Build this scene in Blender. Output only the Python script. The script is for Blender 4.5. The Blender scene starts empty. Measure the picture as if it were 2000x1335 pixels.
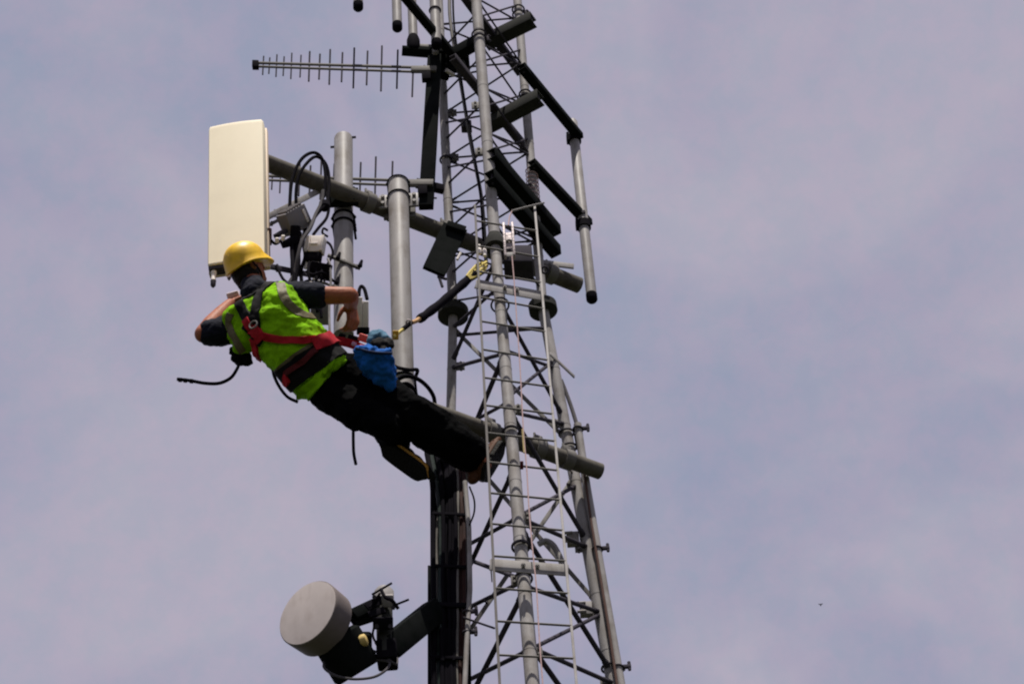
import bpy, bmesh, math, random
from mathutils import Vector, Matrix
from mathutils.bvhtree import BVHTree
random.seed(7)
S = bpy.context.scene
COL = S.collection

# ------------------------------------------------------------------ camera
FPX, PITCH, ROLL, CAMZ = 4600.0, math.radians(45), math.radians(4.2), 1.6
FW = Vector((0, math.cos(PITCH), math.sin(PITCH)))
_r0 = Vector((1, 0, 0)); _u0 = Vector((0, -math.sin(PITCH), math.cos(PITCH)))
RT = _r0*math.cos(ROLL) - _u0*math.sin(ROLL)
UP = _u0*math.cos(ROLL) + _r0*math.sin(ROLL)
CP = Vector((0, 0, CAMZ))
cam = bpy.data.cameras.new('camera'); cam.sensor_width = 36; cam.lens = FPX/2000*36
cam.clip_end = 3000
co = bpy.data.objects.new('camera', cam); COL.objects.link(co)
m = Matrix((RT, UP, -FW)).transposed().to_4x4(); m.translation = CP
co.matrix_world = m
S.camera = co

# ------------------------------------------------------------------ world, sun, exposure
SUN_EL, SUN_AZ = math.radians(70), math.radians(8)      # sun high behind the photographer, a little to the right
w = bpy.data.worlds.new('World'); S.world = w; w.use_nodes = True
nt = w.node_tree; nt.nodes.clear()
def N(tree, t, **kw):
    n = tree.nodes.new(t)
    for k, v in kw.items(): setattr(n, k, v)
    return n
out = N(nt, 'ShaderNodeOutputWorld'); bg = N(nt, 'ShaderNodeBackground')
sky = N(nt, 'ShaderNodeTexSky'); sky.sky_type = 'NISHITA'; sky.sun_disc = False
sky.sun_elevation = SUN_EL; sky.sun_rotation = math.pi - SUN_AZ
bg.inputs['Strength'].default_value = 0.085
tc = N(nt, 'ShaderNodeTexCoord')
def wnoise(scale, detail, rough, loc=(0, 0, 0), dist=0.0, stretch=(1, 1, 1)):
    mp = N(nt, 'ShaderNodeMapping'); mp.inputs['Location'].default_value = loc
    mp.inputs['Scale'].default_value = stretch
    n = N(nt, 'ShaderNodeTexNoise'); n.inputs['Scale'].default_value = scale
    n.inputs['Detail'].default_value = detail; n.inputs['Roughness'].default_value = rough
    n.inputs['Distortion'].default_value = dist
    nt.links.new(tc.outputs['Generated'], mp.inputs['Vector']); nt.links.new(mp.outputs['Vector'], n.inputs['Vector'])
    return n
def ramp(tree, src, stops):
    r = N(tree, 'ShaderNodeValToRGB'); e = r.color_ramp.elements
    while len(e) < len(stops): e.new(0.5)
    for el, (p, c) in zip(e, stops): el.position = p; el.color = (*c, 1) if len(c) == 3 else c
    tree.links.new(src, r.inputs['Fac']); return r
def mix(tree, fac, a, b):
    mx = N(tree, 'ShaderNodeMix', data_type='RGBA')
    if isinstance(fac, (int, float)): mx.inputs[0].default_value = fac
    else: tree.links.new(fac, mx.inputs[0])
    for sock, v in ((mx.inputs[6], a), (mx.inputs[7], b)):
        if isinstance(v, tuple): sock.default_value = (*v, 1)
        else: tree.links.new(v, sock)
    return mx.outputs[2]
SKYOFF = (2.6, 6.5, 1.9)
n1 = wnoise(9.0, 7, 0.60, (3.1, 0.4, 1.7), 0.6, (1, 1.2, 1.0))
n2 = wnoise(24.0, 6, 0.62, (0.3, 5.4, 2.2), 0.3, (1.0, 1.1, 1.0))
n3 = wnoise(70.0, 4, 0.65, (4.3, 1.4, 7.2), 0.2)
c1 = ramp(nt, n1.outputs['Fac'], [(0.36, (3.35, 3.48, 4.66)), (0.50, (3.95, 3.80, 4.76)), (0.65, (5.10, 4.72, 5.35))])
c2 = ramp(nt, n2.outputs['Fac'], [(0.34, (3.20, 3.48, 4.66)), (0.50, (3.98, 3.80, 4.76)), (0.66, (4.80, 4.35, 5.02))])
c3 = ramp(nt, n3.outputs['Fac'], [(0.38, (3.15, 3.72, 4.70)), (0.62, (4.95, 3.86, 5.00))])
cl = mix(nt, 0.45, c1.outputs['Color'], c2.outputs['Color'])
cl = mix(nt, 0.42, cl, c3.outputs['Color'])
n0 = wnoise(4.6, 4, 0.5, SKYOFF, 0.8)
c0 = ramp(nt, n0.outputs['Fac'], [(0.37, (2.75, 3.20, 4.62)), (0.49, (3.62, 3.58, 4.86)), (0.60, (4.85, 4.50, 5.45))])
cl = mix(nt, 0.5, cl, c0.outputs['Color'])
fin = mix(nt, 0.90, sky.outputs['Color'], cl)            # thin high overcast over the blue sky
nt.links.new(fin, bg.inputs['Color']); nt.links.new(bg.outputs['Background'], out.inputs['Surface'])
sd = bpy.data.lights.new('sun', 'SUN'); sd.energy = 5.0; sd.angle = math.radians(0.6); sd.color = (1.0, 0.945, 0.865)
so = bpy.data.objects.new('sun', sd); COL.objects.link(so)
SUNV = Vector((math.sin(SUN_AZ)*math.cos(SUN_EL), -math.cos(SUN_AZ)*math.cos(SUN_EL), math.sin(SUN_EL)))
so.rotation_euler = SUNV.to_track_quat('Z', 'Y').to_euler(); so.location = (3, -6, 30)
S.view_settings.view_transform = 'Standard'; S.view_settings.look = 'None'
S.view_settings.exposure = 0.25; S.view_settings.gamma = 1.0
S.cycles.pixel_filter_type = 'BLACKMAN_HARRIS'; S.cycles.filter_width = 2.1
S.cycles.max_bounces = 5

# ------------------------------------------------------------------ pixel <-> place
def ray(px, py): return FW*FPX + RT*(px-1000) + UP*(667.5-py)
def at(px, py, Y):
    d = ray(px, py); return CP + d*(Y/d.y)
def atz(px, py, z):
    d = ray(px, py); return CP + d*((z-CAMZ)/d.z)
def proj(P):
    v = P-CP; f = v.dot(FW); return (1000+FPX*v.dot(RT)/f, 667.5-FPX*v.dot(UP)/f)
def dep(P): return (P-CP).dot(FW)
def pm(n, P): return n*dep(P)/FPX            # a length of n picture pixels at P, in metres
def zfor(x, y, py):                          # height at which an upright through (x, y) crosses picture row py
    lo, hi = 0.0, 40.0
    for _ in range(60):
        md = (lo+hi)/2
        if proj(Vector((x, y, md)))[1] > py: lo = md
        else: hi = md
    return (lo+hi)/2
def upright(px, pt, pb, Y):                  # a truly vertical line: (top, bottom)
    pc = (pt+pb)/2; c = at(px, pc, Y)
    return Vector((c.x, Y, zfor(c.x, Y, pt))), Vector((c.x, Y, zfor(c.x, Y, pb)))
def lerp(a, b, t): return a + (b-a)*t

# ------------------------------------------------------------------ materials
MATS = {}
def mat(name, col, rough=0.6, metal=0.0, var=0.25, scale=18.0, bump=0.0, bscale=60.0, col2=None, streak=None, spec=0.14, sheen=0.0, dirt=0.0, dcol=(0.10, 0.075, 0.05), dscale=5.0):
    if name in MATS: return MATS[name]
    mt = bpy.data.materials.new(name); mt.use_nodes = True
    t = mt.node_tree; b = t.nodes['Principled BSDF']
    b.inputs['Roughness'].default_value = rough; b.inputs['Metallic'].default_value = metal
    b.inputs['Specular IOR Level'].default_value = spec
    if sheen: b.inputs['Sheen Weight'].default_value = sheen
    tcn = N(t, 'ShaderNodeTexCoord'); mp = N(t, 'ShaderNodeMapping')
    t.links.new(tcn.outputs['Object'], mp.inputs['Vector'])
    if streak: mp.inputs['Scale'].default_value = streak
    nz = N(t, 'ShaderNodeTexNoise'); nz.inputs['Scale'].default_value = scale
    nz.inputs['Detail'].default_value = 6; nz.inputs['Roughness'].default_value = 0.62
    t.links.new(mp.outputs['Vector'], nz.inputs['Vector'])
    c2 = col2 or tuple(c*(1-var) for c in col); hi = tuple(min(1, c*(1+var*0.6)) for c in col)
    rp = ramp(t, nz.outputs['Fac'], [(0.28, c2), (0.5, col), (0.74, hi)])
    colr = rp.outputs['Color']
    if dirt:
        m2 = N(t, 'ShaderNodeMapping'); m2.inputs['Scale'].default_value = (1, 1, 0.14); t.links.new(tcn.outputs['Object'], m2.inputs['Vector'])
        n2_ = N(t, 'ShaderNodeTexNoise'); n2_.inputs['Scale'].default_value = dscale*3; n2_.inputs['Detail'].default_value = 7; n2_.inputs['Roughness'].default_value = 0.7
        t.links.new(m2.outputs['Vector'], n2_.inputs['Vector'])
        n3_ = N(t, 'ShaderNodeTexNoise'); n3_.inputs['Scale'].default_value = dscale*2; n3_.inputs['Detail'].default_value = 5
        t.links.new(tcn.outputs['Object'], n3_.inputs['Vector'])
        mm = N(t, 'ShaderNodeMath', operation='MULTIPLY'); t.links.new(n2_.outputs['Fac'], mm.inputs[0]); t.links.new(n3_.outputs['Fac'], mm.inputs[1])
        dr = ramp(t, mm.outputs[0], [(0.22, (0, 0, 0)), (0.42, (dirt, dirt, dirt))])
        colr = mix(t, dr.outputs['Color'], colr, dcol)
    t.links.new(colr, b.inputs['Base Color'])
    rr = N(t, 'ShaderNodeMapRange'); rr.inputs[3].default_value = max(0.05, rough-0.12); rr.inputs[4].default_value = min(1, rough+0.15)
    t.links.new(nz.outputs['Fac'], rr.inputs[0]); t.links.new(rr.outputs[0], b.inputs['Roughness'])
    if bump:
        nb = N(t, 'ShaderNodeTexNoise'); nb.inputs['Scale'].default_value = bscale; nb.inputs['Detail'].default_value = 4
        t.links.new(tcn.outputs['Object'], nb.inputs['Vector'])
        bp = N(t, 'ShaderNodeBump'); bp.inputs['Strength'].default_value = bump; bp.inputs['Distance'].default_value = 0.01
        t.links.new(nb.outputs['Fac'], bp.inputs['Height']); t.links.new(bp.outputs['Normal'], b.inputs['Normal'])
    MATS[name] = mt; return mt
GALV = mat('galvanised_steel', (0.295, 0.279, 0.274), 0.62, 0.0, 0.22, 9, 0.05, 40, streak=(1, 1, 0.35), dirt=.6)
GALVD = mat('weathered_steel', (0.15, 0.14, 0.13), 0.65, 0.0, 0.3, 14, 0.08, 50)
BRACE = mat('brace_steel', (0.050, 0.045, 0.056), 0.8, 0.0, 0.35, 16, spec=0.05)
DARK = mat('dark_green_paint', (0.010, 0.011, 0.011), 0.9, 0.0, 0.4, 12, col2=(0.005, 0.007, 0.006), spec=0.01)
PIPE = mat('olive_pipe_paint', (0.115, 0.105, 0.09), 0.85, 0.0, 0.25, 11, dirt=.6, dcol=(.04, .03, .025))
BLACK = mat('black_rubber', (0.008, 0.007, 0.010), 0.85, 0.0, 0.35, 20, spec=0.02)
CABLE = mat('cable_jacket', (0.007, 0.006, 0.009), 0.8, 0.0, 0.3, 25, spec=0.02)
BEAMG = mat('beam_grey_paint', (0.040, 0.040, 0.037), 0.85, 0.0, 0.35, 10, spec=0.03)
CABLEG = mat('grey_cable_jacket', (0.06, 0.055, 0.06), 0.6, 0.0, 0.3, 25, spec=0.1)
RADOME = mat('cream_radome', (0.93, 0.83, 0.62), 0.55, 0.0, 0.04, 5, dirt=.12, dcol=(.60, .50, .36), dscale=2)
RADSIDE = mat('radome_trim', (0.74, 0.60, 0.46), 0.55, 0.0, 0.08, 6)
WHITE = mat('white_plastic', (0.84, 0.77, 0.71), 0.45, 0.0, 0.08, 12)
WHITEB = mat('pole_light_grey', (0.275, 0.260, 0.255), 0.5, 0.0, 0.16, 9, streak=(1, 1, 0.3), dirt=.6)
GREYB = mat('grey_radio_case', (0.20, 0.185, 0.19), 0.5, 0.0, 0.15, 10)
DISHF = mat('dish_face_grey', (0.52, 0.46, 0.435), 0.6, 0.0, 0.10, 5, dirt=.5, dcol=(.28, .22, .19), dscale=4)
DISHS = mat('dish_shroud', (0.15, 0.125, 0.12), 0.55, 0.0, 0.15, 8)
BRASS = mat('yellow_boot', (0.62, 0.46, 0.18), 0.5, 0.0, 0.2, 20)
ALU = mat('bright_aluminium', (0.42, 0.36, 0.36), 0.5, 0.2, 0.5, 40, 0.6, 45)
ROPEW = mat('pale_pink_rope', (0.48, 0.33, 0.32), 0.8, 0.0, 0.3, 90)
ROPEY = mat('yellow_rope', (0.62, 0.50, 0.16), 0.8, 0.0, 0.35, 90)
SKIN = mat('skin', (0.32, 0.105, 0.055), 0.55, 0.0, 0.28, 26, 0.25, 45)
HAIR = mat('dark_hair', (0.014, 0.010, 0.009), 0.6, 0.0, 0.4, 60, 0.5, 160)
HELM = mat('yellow_hard_hat', (0.84, 0.50, 0.010), 0.42, 0.0, 0.12, 14, spec=0.35, dirt=.5, dcol=(.30, .15, .01), dscale=6)
SHIRT = mat('navy_cotton', (0.009, 0.010, 0.018), 0.95, 0.0, 0.3, 30, 0.4, 60)
VEST = mat('lime_vest', (0.21, 0.47, 0.006), 0.85, 0.0, 0.22, 12, 0.35, 50, spec=.05, dirt=.6, dcol=(.07, .13, .006), dscale=5)
REFL = mat('reflective_band', (0.125, 0.105, 0.055), 0.55, 0.0, 0.2, 30, 0.2, 60)
TROUS = mat('black_trousers', (0.003, 0.003, 0.0033), 0.95, 0.0, 0.4, 20, 0.6, 35, spec=0.02)
REDW = mat('red_webbing', (0.40, 0.014, 0.024), 0.75, 0.0, 0.3, 50)
BLKW = mat('black_webbing', (0.005, 0.0045, 0.005), 0.8, 0.0, 0.3, 50)
TAN = mat('tan_leather', (0.52, 0.27, 0.06), 0.7, 0.0, 0.3, 30)
SOLE = mat('boot_sole', (0.007, 0.007, 0.006), 0.75, 0.0, 0.3, 30, 0.8, 70)
BROWN = mat('brown_boot', (0.070, 0.027, 0.011), 0.65, 0.0, 0.4, 30)
BLUE = mat('blue_canvas', (0.008, 0.095, 0.36), 0.85, 0.0, 0.3, 14, 0.5, 40)
TEAL = mat('dusty_blue_cloth', (0.08, 0.17, 0.25), 0.9, 0.0, 0.35, 20, 0.4, 40)
GRASS = mat('grass', (0.032, 0.036, 0.022), 0.95, 0.0, 0.4, 0.6)

# ------------------------------------------------------------------ mesh builder
def frame(d):
    d = d.normalized()
    a = Vector((0, 0, 1)) if abs(d.z) < 0.95 else Vector((0, 1, 0))
    x = a.cross(d).normalized(); return x, d.cross(x).normalized(), d
class MB:
    def __init__(s): s.v = []; s.f = []
    def add(s, vs, fs):
        o = len(s.v); s.v += [Vector(q) for q in vs]; s.f += [tuple(i+o for i in f) for f in fs]; return s
    def rings(s, rings, caps=True, close=True):
        n = len(rings[0]); vs = [q for r in rings for q in r]; fs = []
        for k in range(len(rings)-1):
            for i in range(n if close else n-1):
                j = (i+1) % n; fs.append((k*n+i, k*n+j, (k+1)*n+j, (k+1)*n+i))
        if caps: fs += [tuple(range(n))[::-1], tuple((len(rings)-1)*n+i for i in range(n))]
        return s.add(vs, fs)
    def tube(s, a, b, r, r2=None, seg=14):
        r2 = r if r2 is None else r2; x, y, d = frame(b-a)
        def ring(c, q): return [c+(x*math.cos(t)+y*math.sin(t))*q for t in [2*math.pi*i/seg for i in range(seg)]]
        return s.rings([ring(a, r), ring(b, r2)])
    def lathe(s, a, d, prof, seg=24):
        x, y, d = frame(d); R = []
        for h, q in prof:
            R.append([a+d*h+(x*math.cos(t)+y*math.sin(t))*max(q, 1e-4) for t in [2*math.pi*i/seg for i in range(seg)]])
        return s.rings(R)
    def path(s, pts, r, seg=8, rr=None):
        x, y, d = frame(pts[1]-pts[0]); R = []
        for k, p in enumerate(pts):
            t = (pts[min(k+1, len(pts)-1)]-pts[max(k-1, 0)]).normalized()
            x = (x - t*x.dot(t)).normalized(); y = t.cross(x)
            q = rr[k] if rr else r
            R.append([p+(x*math.cos(a)+y*math.sin(a))*q for a in [2*math.pi*i/seg for i in range(seg)]])
        return s.rings(R)
    def torus(s, c, ax, R, r, seg=24, s2=8, squash=1.0):
        x, y, d = frame(ax); vs = []; fs = []
        for i in range(seg):
            a = 2*math.pi*i/seg; e = x*math.cos(a)+y*math.sin(a)
            for j in range(s2):
                b = 2*math.pi*j/s2; vs.append(c+e*(R+r*math.cos(b))+d*r*squash*math.sin(b))
        for i in range(seg):
            for j in range(s2):
                fs.append((i*s2+j, ((i+1) % seg)*s2+j, ((i+1) % seg)*s2+(j+1) % s2, i*s2+(j+1) % s2))
        return s.add(vs, fs)
    def box(s, c, x, y, z, hx, hy, hz, bev=0.0):
        bm = bmesh.new(); bmesh.ops.create_cube(bm, size=2)
        for v in bm.verts: v.co = Vector((v.co.x*hx, v.co.y*hy, v.co.z*hz))
        if bev: bmesh.ops.bevel(bm, geom=bm.edges[:], offset=bev, segments=2, affect='EDGES', profile=0.5)
        bm.verts.index_update()
        vs = [c+x*v.co.x+y*v.co.y+z*v.co.z for v in bm.verts]; fs = [tuple(v.index for v in f.verts) for f in bm.faces]
        bm.free(); return s.add(vs, fs)
    def bar(s, a, b, w, h, up=None, bev=0.003):        # a box along a-b, h measured along up
        d = (b-a); L = d.length; d.normalize(); up = up or Vector((0, 0, 1))
        if abs(up.dot(d)) > 0.98: up = Vector((0, 1, 0))
        x = d.cross(up).normalized(); z = x.cross(d).normalized()
        return s.box((a+b)/2, x, d, z, w/2, L/2, h/2, min(bev, w/3, h/3))
    def channel(s, a, b, w, h, t, up=None, flip=1):    # a C channel along a-b
        d = (b-a).normalized(); up = up or Vector((0, 0, 1)); x = d.cross(up).normalized(); z = x.cross(d).normalized()
        s.bar(a+x*flip*(w/2-t/2), b+x*flip*(w/2-t/2), t, h, z, 0.001)
        for sg in (1, -1):
            o = z*sg*(h/2-t/2) - x*flip*t/2; s.bar(a+o, b+o, w-t-0.001, t, z, 0.001)
        return s
    def ball(s, c, r, axes=None, seg=16, n=10):
        if axes is None: axes = (Vector((1, 0, 0)), Vector((0, 1, 0)), Vector((0, 0, 1)))
        if not isinstance(r, tuple): r = (r, r, r)
        R = []
        for k in range(n+1):
            p = math.pi*k/n; R.append([c+axes[0]*r[0]*max(math.sin(p), 1e-3)*math.cos(t)+axes[1]*r[1]*max(math.sin(p), 1e-3)*math.sin(t)-axes[2]*r[2]*math.cos(p)
                                       for t in [2*math.pi*i/seg for i in range(seg)]])
        return s.rings(R)
    def caps(s, pts, rad, seg=14):                     # chain of tapered capsules
        for i, p in enumerate(pts): s.ball(p, rad[i], seg=seg, n=8)
        for i in range(len(pts)-1):
            if (pts[i+1]-pts[i]).length > 1e-4: s.tube(pts[i], pts[i+1], rad[i], rad[i+1], seg)
        return s
    def mesh(s, name):
        me = bpy.data.meshes.new(name); me.from_pydata(s.v, [], s.f); me.update()
        bm = bmesh.new(); bm.from_mesh(me); bmesh.ops.recalc_face_normals(bm, faces=bm.faces); bm.to_mesh(me); bm.free()
        return me
    def build(s, name, material, parent=None, angle=38):
        return link(name, s.mesh(name), material, parent, angle)
def link(name, me, material, parent=None, angle=38):
    for p in me.polygons: p.use_smooth = True
    me.set_sharp_from_angle(angle=math.radians(angle))
    o = bpy.data.objects.new(name, me); COL.objects.link(o); me.materials.clear(); me.materials.append(material)
    if parent is not None:
        loc = Vector((0, 0, 0)); q = parent
        while q: loc += q.location; q = q.parent
        me.transform(Matrix.Translation(-loc)); o.parent = parent
    else:                                              # a thing of its own: origin at its middle
        c = sum((v.co for v in me.vertices), Vector())/max(1, len(me.vertices))
        me.transform(Matrix.Translation(-c)); o.location = c
    return o
def tag(o, label, cat, group=None, kind=None):
    o['label'] = label; o['category'] = cat
    if group: o['group'] = group
    if kind: o['kind'] = kind
    return o
def thing(name, loc, label, cat, group=None):
    o = bpy.data.objects.new(name, None); o.empty_display_size = 0.1; COL.objects.link(o); o.location = loc
    return tag(o, label, cat, group)
def spline(pts, n=8):
    P = [pts[0]*2-pts[1]] + list(pts) + [pts[-1]*2-pts[-2]]; o = []
    for i in range(1, len(P)-2):
        a, b, c, d = P[i-1:i+3]
        for k in range(n):
            t = k/n; o.append(0.5*((2*b)+(c-a)*t+(2*a-5*b+4*c-d)*t*t+(3*b-a-3*c+d)*t**3))
    o.append(pts[-1]); return o
def cable(pts, r): return MB().path(spline([at(*p) for p in pts]), r, 8)

# ------------------------------------------------------------------ ground
g = MB(); n = 48; R = []
for q in (0.01, 6, 20, 60, 200, 700, 1800):
    R.append([Vector((q*math.cos(2*math.pi*i/n), 10+q*math.sin(2*math.pi*i/n), 0.25*math.sin(i*0.7+q)*min(1, q/200))) for i in range(n)])
g.rings(R, caps=False)
go = g.build('ground', GRASS); go['kind'] = 'structure'

# ------------------------------------------------------------------ lattice tower
YF, YB = 9.62, 10.10
LEGP = {'F': [(924, -80, YF), (967, 478, YF), (1040, 1335, YF-0.24)],
        'L': [(853, -80, YB), (885, 610, YB), (869, 1335, YB+0.12)],
        'R': [(1004, -80, YB), (1060, 600, YB), (1198, 1335, YB+0.12)]}
LEG = {k: [at(*p) for p in v] for k, v in LEGP.items()}
for k, v in LEG.items():
    d = v[2]-v[1]; v.append(v[1]+d*(v[1].z/-d.z))          # down to the ground
    e = v[0]-v[1]; v[0] = v[0]+e.normalized()*1.2           # and on above the frame
def legpt(k, py):
    v = LEG[k]; lo, hi = 0.0, float(len(v)-1)
    def P(t):
        i = min(int(t), len(v)-2); return lerp(v[i], v[i+1], t-i)
    for _ in range(50):
        md = (lo+hi)/2
        if proj(P(md))[1] < py: lo = md
        else: hi = md
    return P((lo+hi)/2)
def legz(k, z):
    v = LEG[k]
    for i in range(len(v)-1):
        if v[i].z >= z >= v[i+1].z: return lerp(v[i], v[i+1], (v[i].z-z)/(v[i].z-v[i+1].z))
    return v[-1]
TW = thing('lattice_tower', ((LEG['F'][-1]+LEG['L'][-1]+LEG['R'][-1])/3), 'tall three legged galvanised steel lattice tower that tapers upward', 'tower')
for k in 'FLR':
    v = LEG[k]; wpx = {'F': (11.5, 14.5), 'L': (9.5, 11.5), 'R': (9.5, 13.5)}[k]
    ru = pm(wpx[0], v[1]); rl = pm(wpx[1], v[2])
    b = MB().tube(v[0], v[1], ru, seg=20); b.tube(v[1], v[2], rl*0.88, rl, seg=20); b.tube(v[2], v[3], rl, rl*1.15, seg=20)
    # weld seams
    for py in range(60, 1320, 55):
        p = legpt(k, py); q = legpt(k, py+4); rad = ru if p.z > v[1].z else rl*(0.88+0.12*min(1, (v[1].z-p.z)/(v[1].z-v[2].z)))
        if py % 110 == 60: b.tube(p, p+(q-p).normalized()*0.012, rad+0.0012, seg=20)
    lo = b.build('leg', GALV, TW)
    if k in 'LR':
        d = (v[2]-v[1]).normalized(); rf = pm(30 if k == 'L' else 28, v[1])
        MB().lathe(v[1]-d*0.09, d, [(0.0, ru+0.002), (0.02, ru+0.006), (0.062, rf*0.75), (0.07, rf), (0.125, rf), (0.13, rf*0.9)], 28).build('flange', BEAMG, lo)
    else:
        d = (v[2]-v[1]).normalized()
        MB().lathe(v[1]-d*0.10, d, [(0.0, ru+0.002), (0.06, ru*1.6), (0.075, pm(20, v[1])), (0.13, pm(20, v[1])), (0.135, ru*1.3)], 28).build('flange', BEAMG, lo)
def brace(a, pa, b, pb, r, kind, flat=False, material=BRACE):
    A, B = legpt(a, pa), legpt(b, pb)
    d = (B-A).normalized(); A2, B2 = A+d*0.02, B-d*0.02
    m_ = MB()
    if flat: m_.bar(A2, B2, 0.008, r*2, Vector((0, 0, 1)))
    else: m_.tube(A2, B2, r, seg=10)
    m_.tube(A2, A2+d*0.05, r*1.25, seg=10); m_.tube(B2-d*0.05, B2, r*1.25, seg=10)
    return m_.build(kind, material, TW)
ur = 0.0068
for k in range(-1, 5):                                      # upper straight section: short bays of rods
    o = 87*k
    brace('L', 186+o, 'F', 112+o, ur, 'diagonal_brace'); brace('F', 83+o, 'R', 217+o, ur, 'diagonal_brace')
    brace('F', 121+o, 'R', 97+o, ur, 'horizontal_brace'); brace('F', 83+o, 'R', 130+o, ur, 'diagonal_brace')
    brace('L', 135+o, 'R', 122+o, ur, 'horizontal_brace')
    brace('L', 222+o, 'R', 122+o, ur, 'diagonal_brace')
    brace('L', 240+o, 'F', 225+o, ur, 'horizontal_brace')
    brace('R', 205+o, 'L', 138+o, ur, 'diagonal_brace')
for a, pa, b, pb, r in [('F', 914, 'L', 1204, .0135), ('F', 1132, 'L', 1077, .012), ('F', 1134, 'L', 1206, .012), ('F', 1152, 'L', 1465, .0145),
        ('F', 1268, 'L', 1350, .0125), ('F', 1010, 'L', 1085, .0115), ('F', 1008, 'R', 948, .0115), ('F', 1010, 'R', 1068, .0125), ('F', 800, 'R', 1055, .0135),
        ('F', 1025, 'R', 1310, .0145), ('F', 1255, 'R', 1540, .0145), ('F', 1143, 'R', 1195, .0125), ('F', 1268, 'R', 1199, .0115), ('F', 1262, 'R', 1334, .0125),
        ('F', 690, 'L', 718, .012), ('F', 505, 'L', 708, .0125), ('F', 690, 'L', 950, .0145), ('F', 775, 'R', 705, .0105), ('F', 785, 'L', 846, .0105),
        ('F', 590, 'R', 815, .0125), ('F', 803, 'R', 828, .0115), ('F', 683, 'R', 718, .0105), ('F', 560, 'L', 640, .010), ('F', 640, 'R', 640, .009), ('L', 655, 'R', 640, .010)]:
    brace(a, pa, b, pb, r, 'diagonal_brace')
for a, pa, b, pb in [('L', 850, 'R', 1180), ('R', 930, 'L', 1300), ('L', 640, 'R', 860)]:
    brace(a, pa, b, pb, 0.013, 'diagonal_brace', True, GALVD)
z = 8.3; i = 0                                              # bays below the picture, down to the ground
while z > 1.0:
    for a, b in ('FL', 'LR', 'RF'):
        A, B, C = legz(a, z), legz(b, z), legz(b if i % 2 else a, z-0.95)
        MB().tube(A, B, 0.014, seg=8).build('horizontal_brace', BRACE, TW)
        MB().tube(A if i % 2 else B, C, 0.016, seg=8).build('diagonal_brace', BRACE, TW)
    z -= 0.95; i += 1
for k, py, sx in [('F', 1132, -1), ('F', 1275, 1), ('F', 1012, 1), ('F', 800, 1), ('R', 1068, -1), ('R', 1195, -1), ('R', 1330, -1), ('L', 716, 1), ('R', 826, -1), ('L', 222, 1), ('L', 309, 1), ('F', 205, -1), ('F', 295, -1)]:
    p = legpt(k, py); c = p+Vector((sx*pm(15, p), 0, 0))
    gm = MB().box(c, Vector((1, 0, 0)), Vector((0, 1, 0)), Vector((0, 0, 1)), pm(10, p), 0.005, 0.032, 0.002)
    for dz in (-0.016, 0.016): gm.tube(c+Vector((sx*0.008, -0.02, dz)), c+Vector((sx*0.008, 0.02, dz)), 0.008, seg=6)
    gm.build('gusset_plate', GALVD, TW)
def collar(k, py, gap, rad):                                # double ring clamps round a leg
    p = legpt(k, py); q = legpt(k, py+gap); d = (q-p).normalized(); m_ = MB()
    m_.torus(p, d, rad, 0.006); m_.torus(q, d, rad, 0.006)
    side = Vector((1, 0.3, 0)).normalized()
    for e in (p, q): m_.tube(e+side*rad*0.6, e+side*(rad+0.035), 0.006, seg=8); m_.tube(e+side*(rad+0.015), e+side*(rad+0.028), 0.012, seg=6)
    m_.bar(p+side*(rad+0.012), q+side*(rad+0.012), 0.02, 0.012)
    m_.build('clamp', BRACE, TW)
for k, py, gap, w_ in [('F', 68, 9, 11.5), ('R', 19, 10, 9.5), ('R', 184, 9, 9.5), ('L', 312, 1, 9.5), ('F', 843, 1, 14), ('F', 1066, 2, 15), ('R', 846, 28, 12.5), ('R', 1303, 1, 15)]:
    collar(k, py, gap, pm(w_+2, legpt(k, py)))

# ------------------------------------------------------------------ climbing ladder
LA = [(927.5, 400, YF-0.17), (976, 1335, YF-0.40)]; LB = [(1044, 400, YF-0.145), (1126, 1335, YF-0.375)]
la = [at(*p) for p in LA]; lb = [at(*p) for p in LB]
for v in (la, lb):
    d = v[1]-v[0]; v[1] = v[1]+d*((v[1].z-0.3)/-d.z)
LD = thing('climbing_ladder', (la[1]+lb[1])/2, 'narrow steel climbing ladder fixed to the front leg of the tower', 'ladder')
for v in (la, lb): MB().bar(v[0], v[1], 0.0135, 0.010, Vector((0, 1, 0)), 0.002).build('rail', mat('rail_steel', (.105, .095, .09), .7, 0, .3, 15) if v is la else GALV, LD)
def onl(v, py):
    lo, hi = 0.0, 1.0
    for _ in range(50):
        md = (lo+hi)/2
        if proj(lerp(v[0], v[1], md))[1] < py: lo = md
        else: hi = md
    return lerp(v[0], v[1], lo)
rungs = [(431, 451), (480, 502), (530, 552), (580, 603), (627, 648), (682, 703), (737, 755), (791, 808), (845, 861), (902, 918), (962, 976), (1022, 1035), (1085, 1095), (1148, 1158), (1212, 1221), (1278, 1285), (1345, 1351), (1413, 1418), (1482, 1486), (1552, 1555)]
for yl, yr in rungs: MB().tube(onl(la, yl), onl(lb, yr), 0.0062, seg=8).build('rung', GALVD, LD)
zb = onl(la, 1552).z-0.27
while zb > 0.6:
    def zp(v): return lerp(v[0], v[1], (v[0].z-zb)/(v[0].z-v[1].z))
    MB().tube(zp(la), zp(lb), 0.0062, seg=8).build('rung', GALVD, LD); zb -= 0.27
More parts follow.
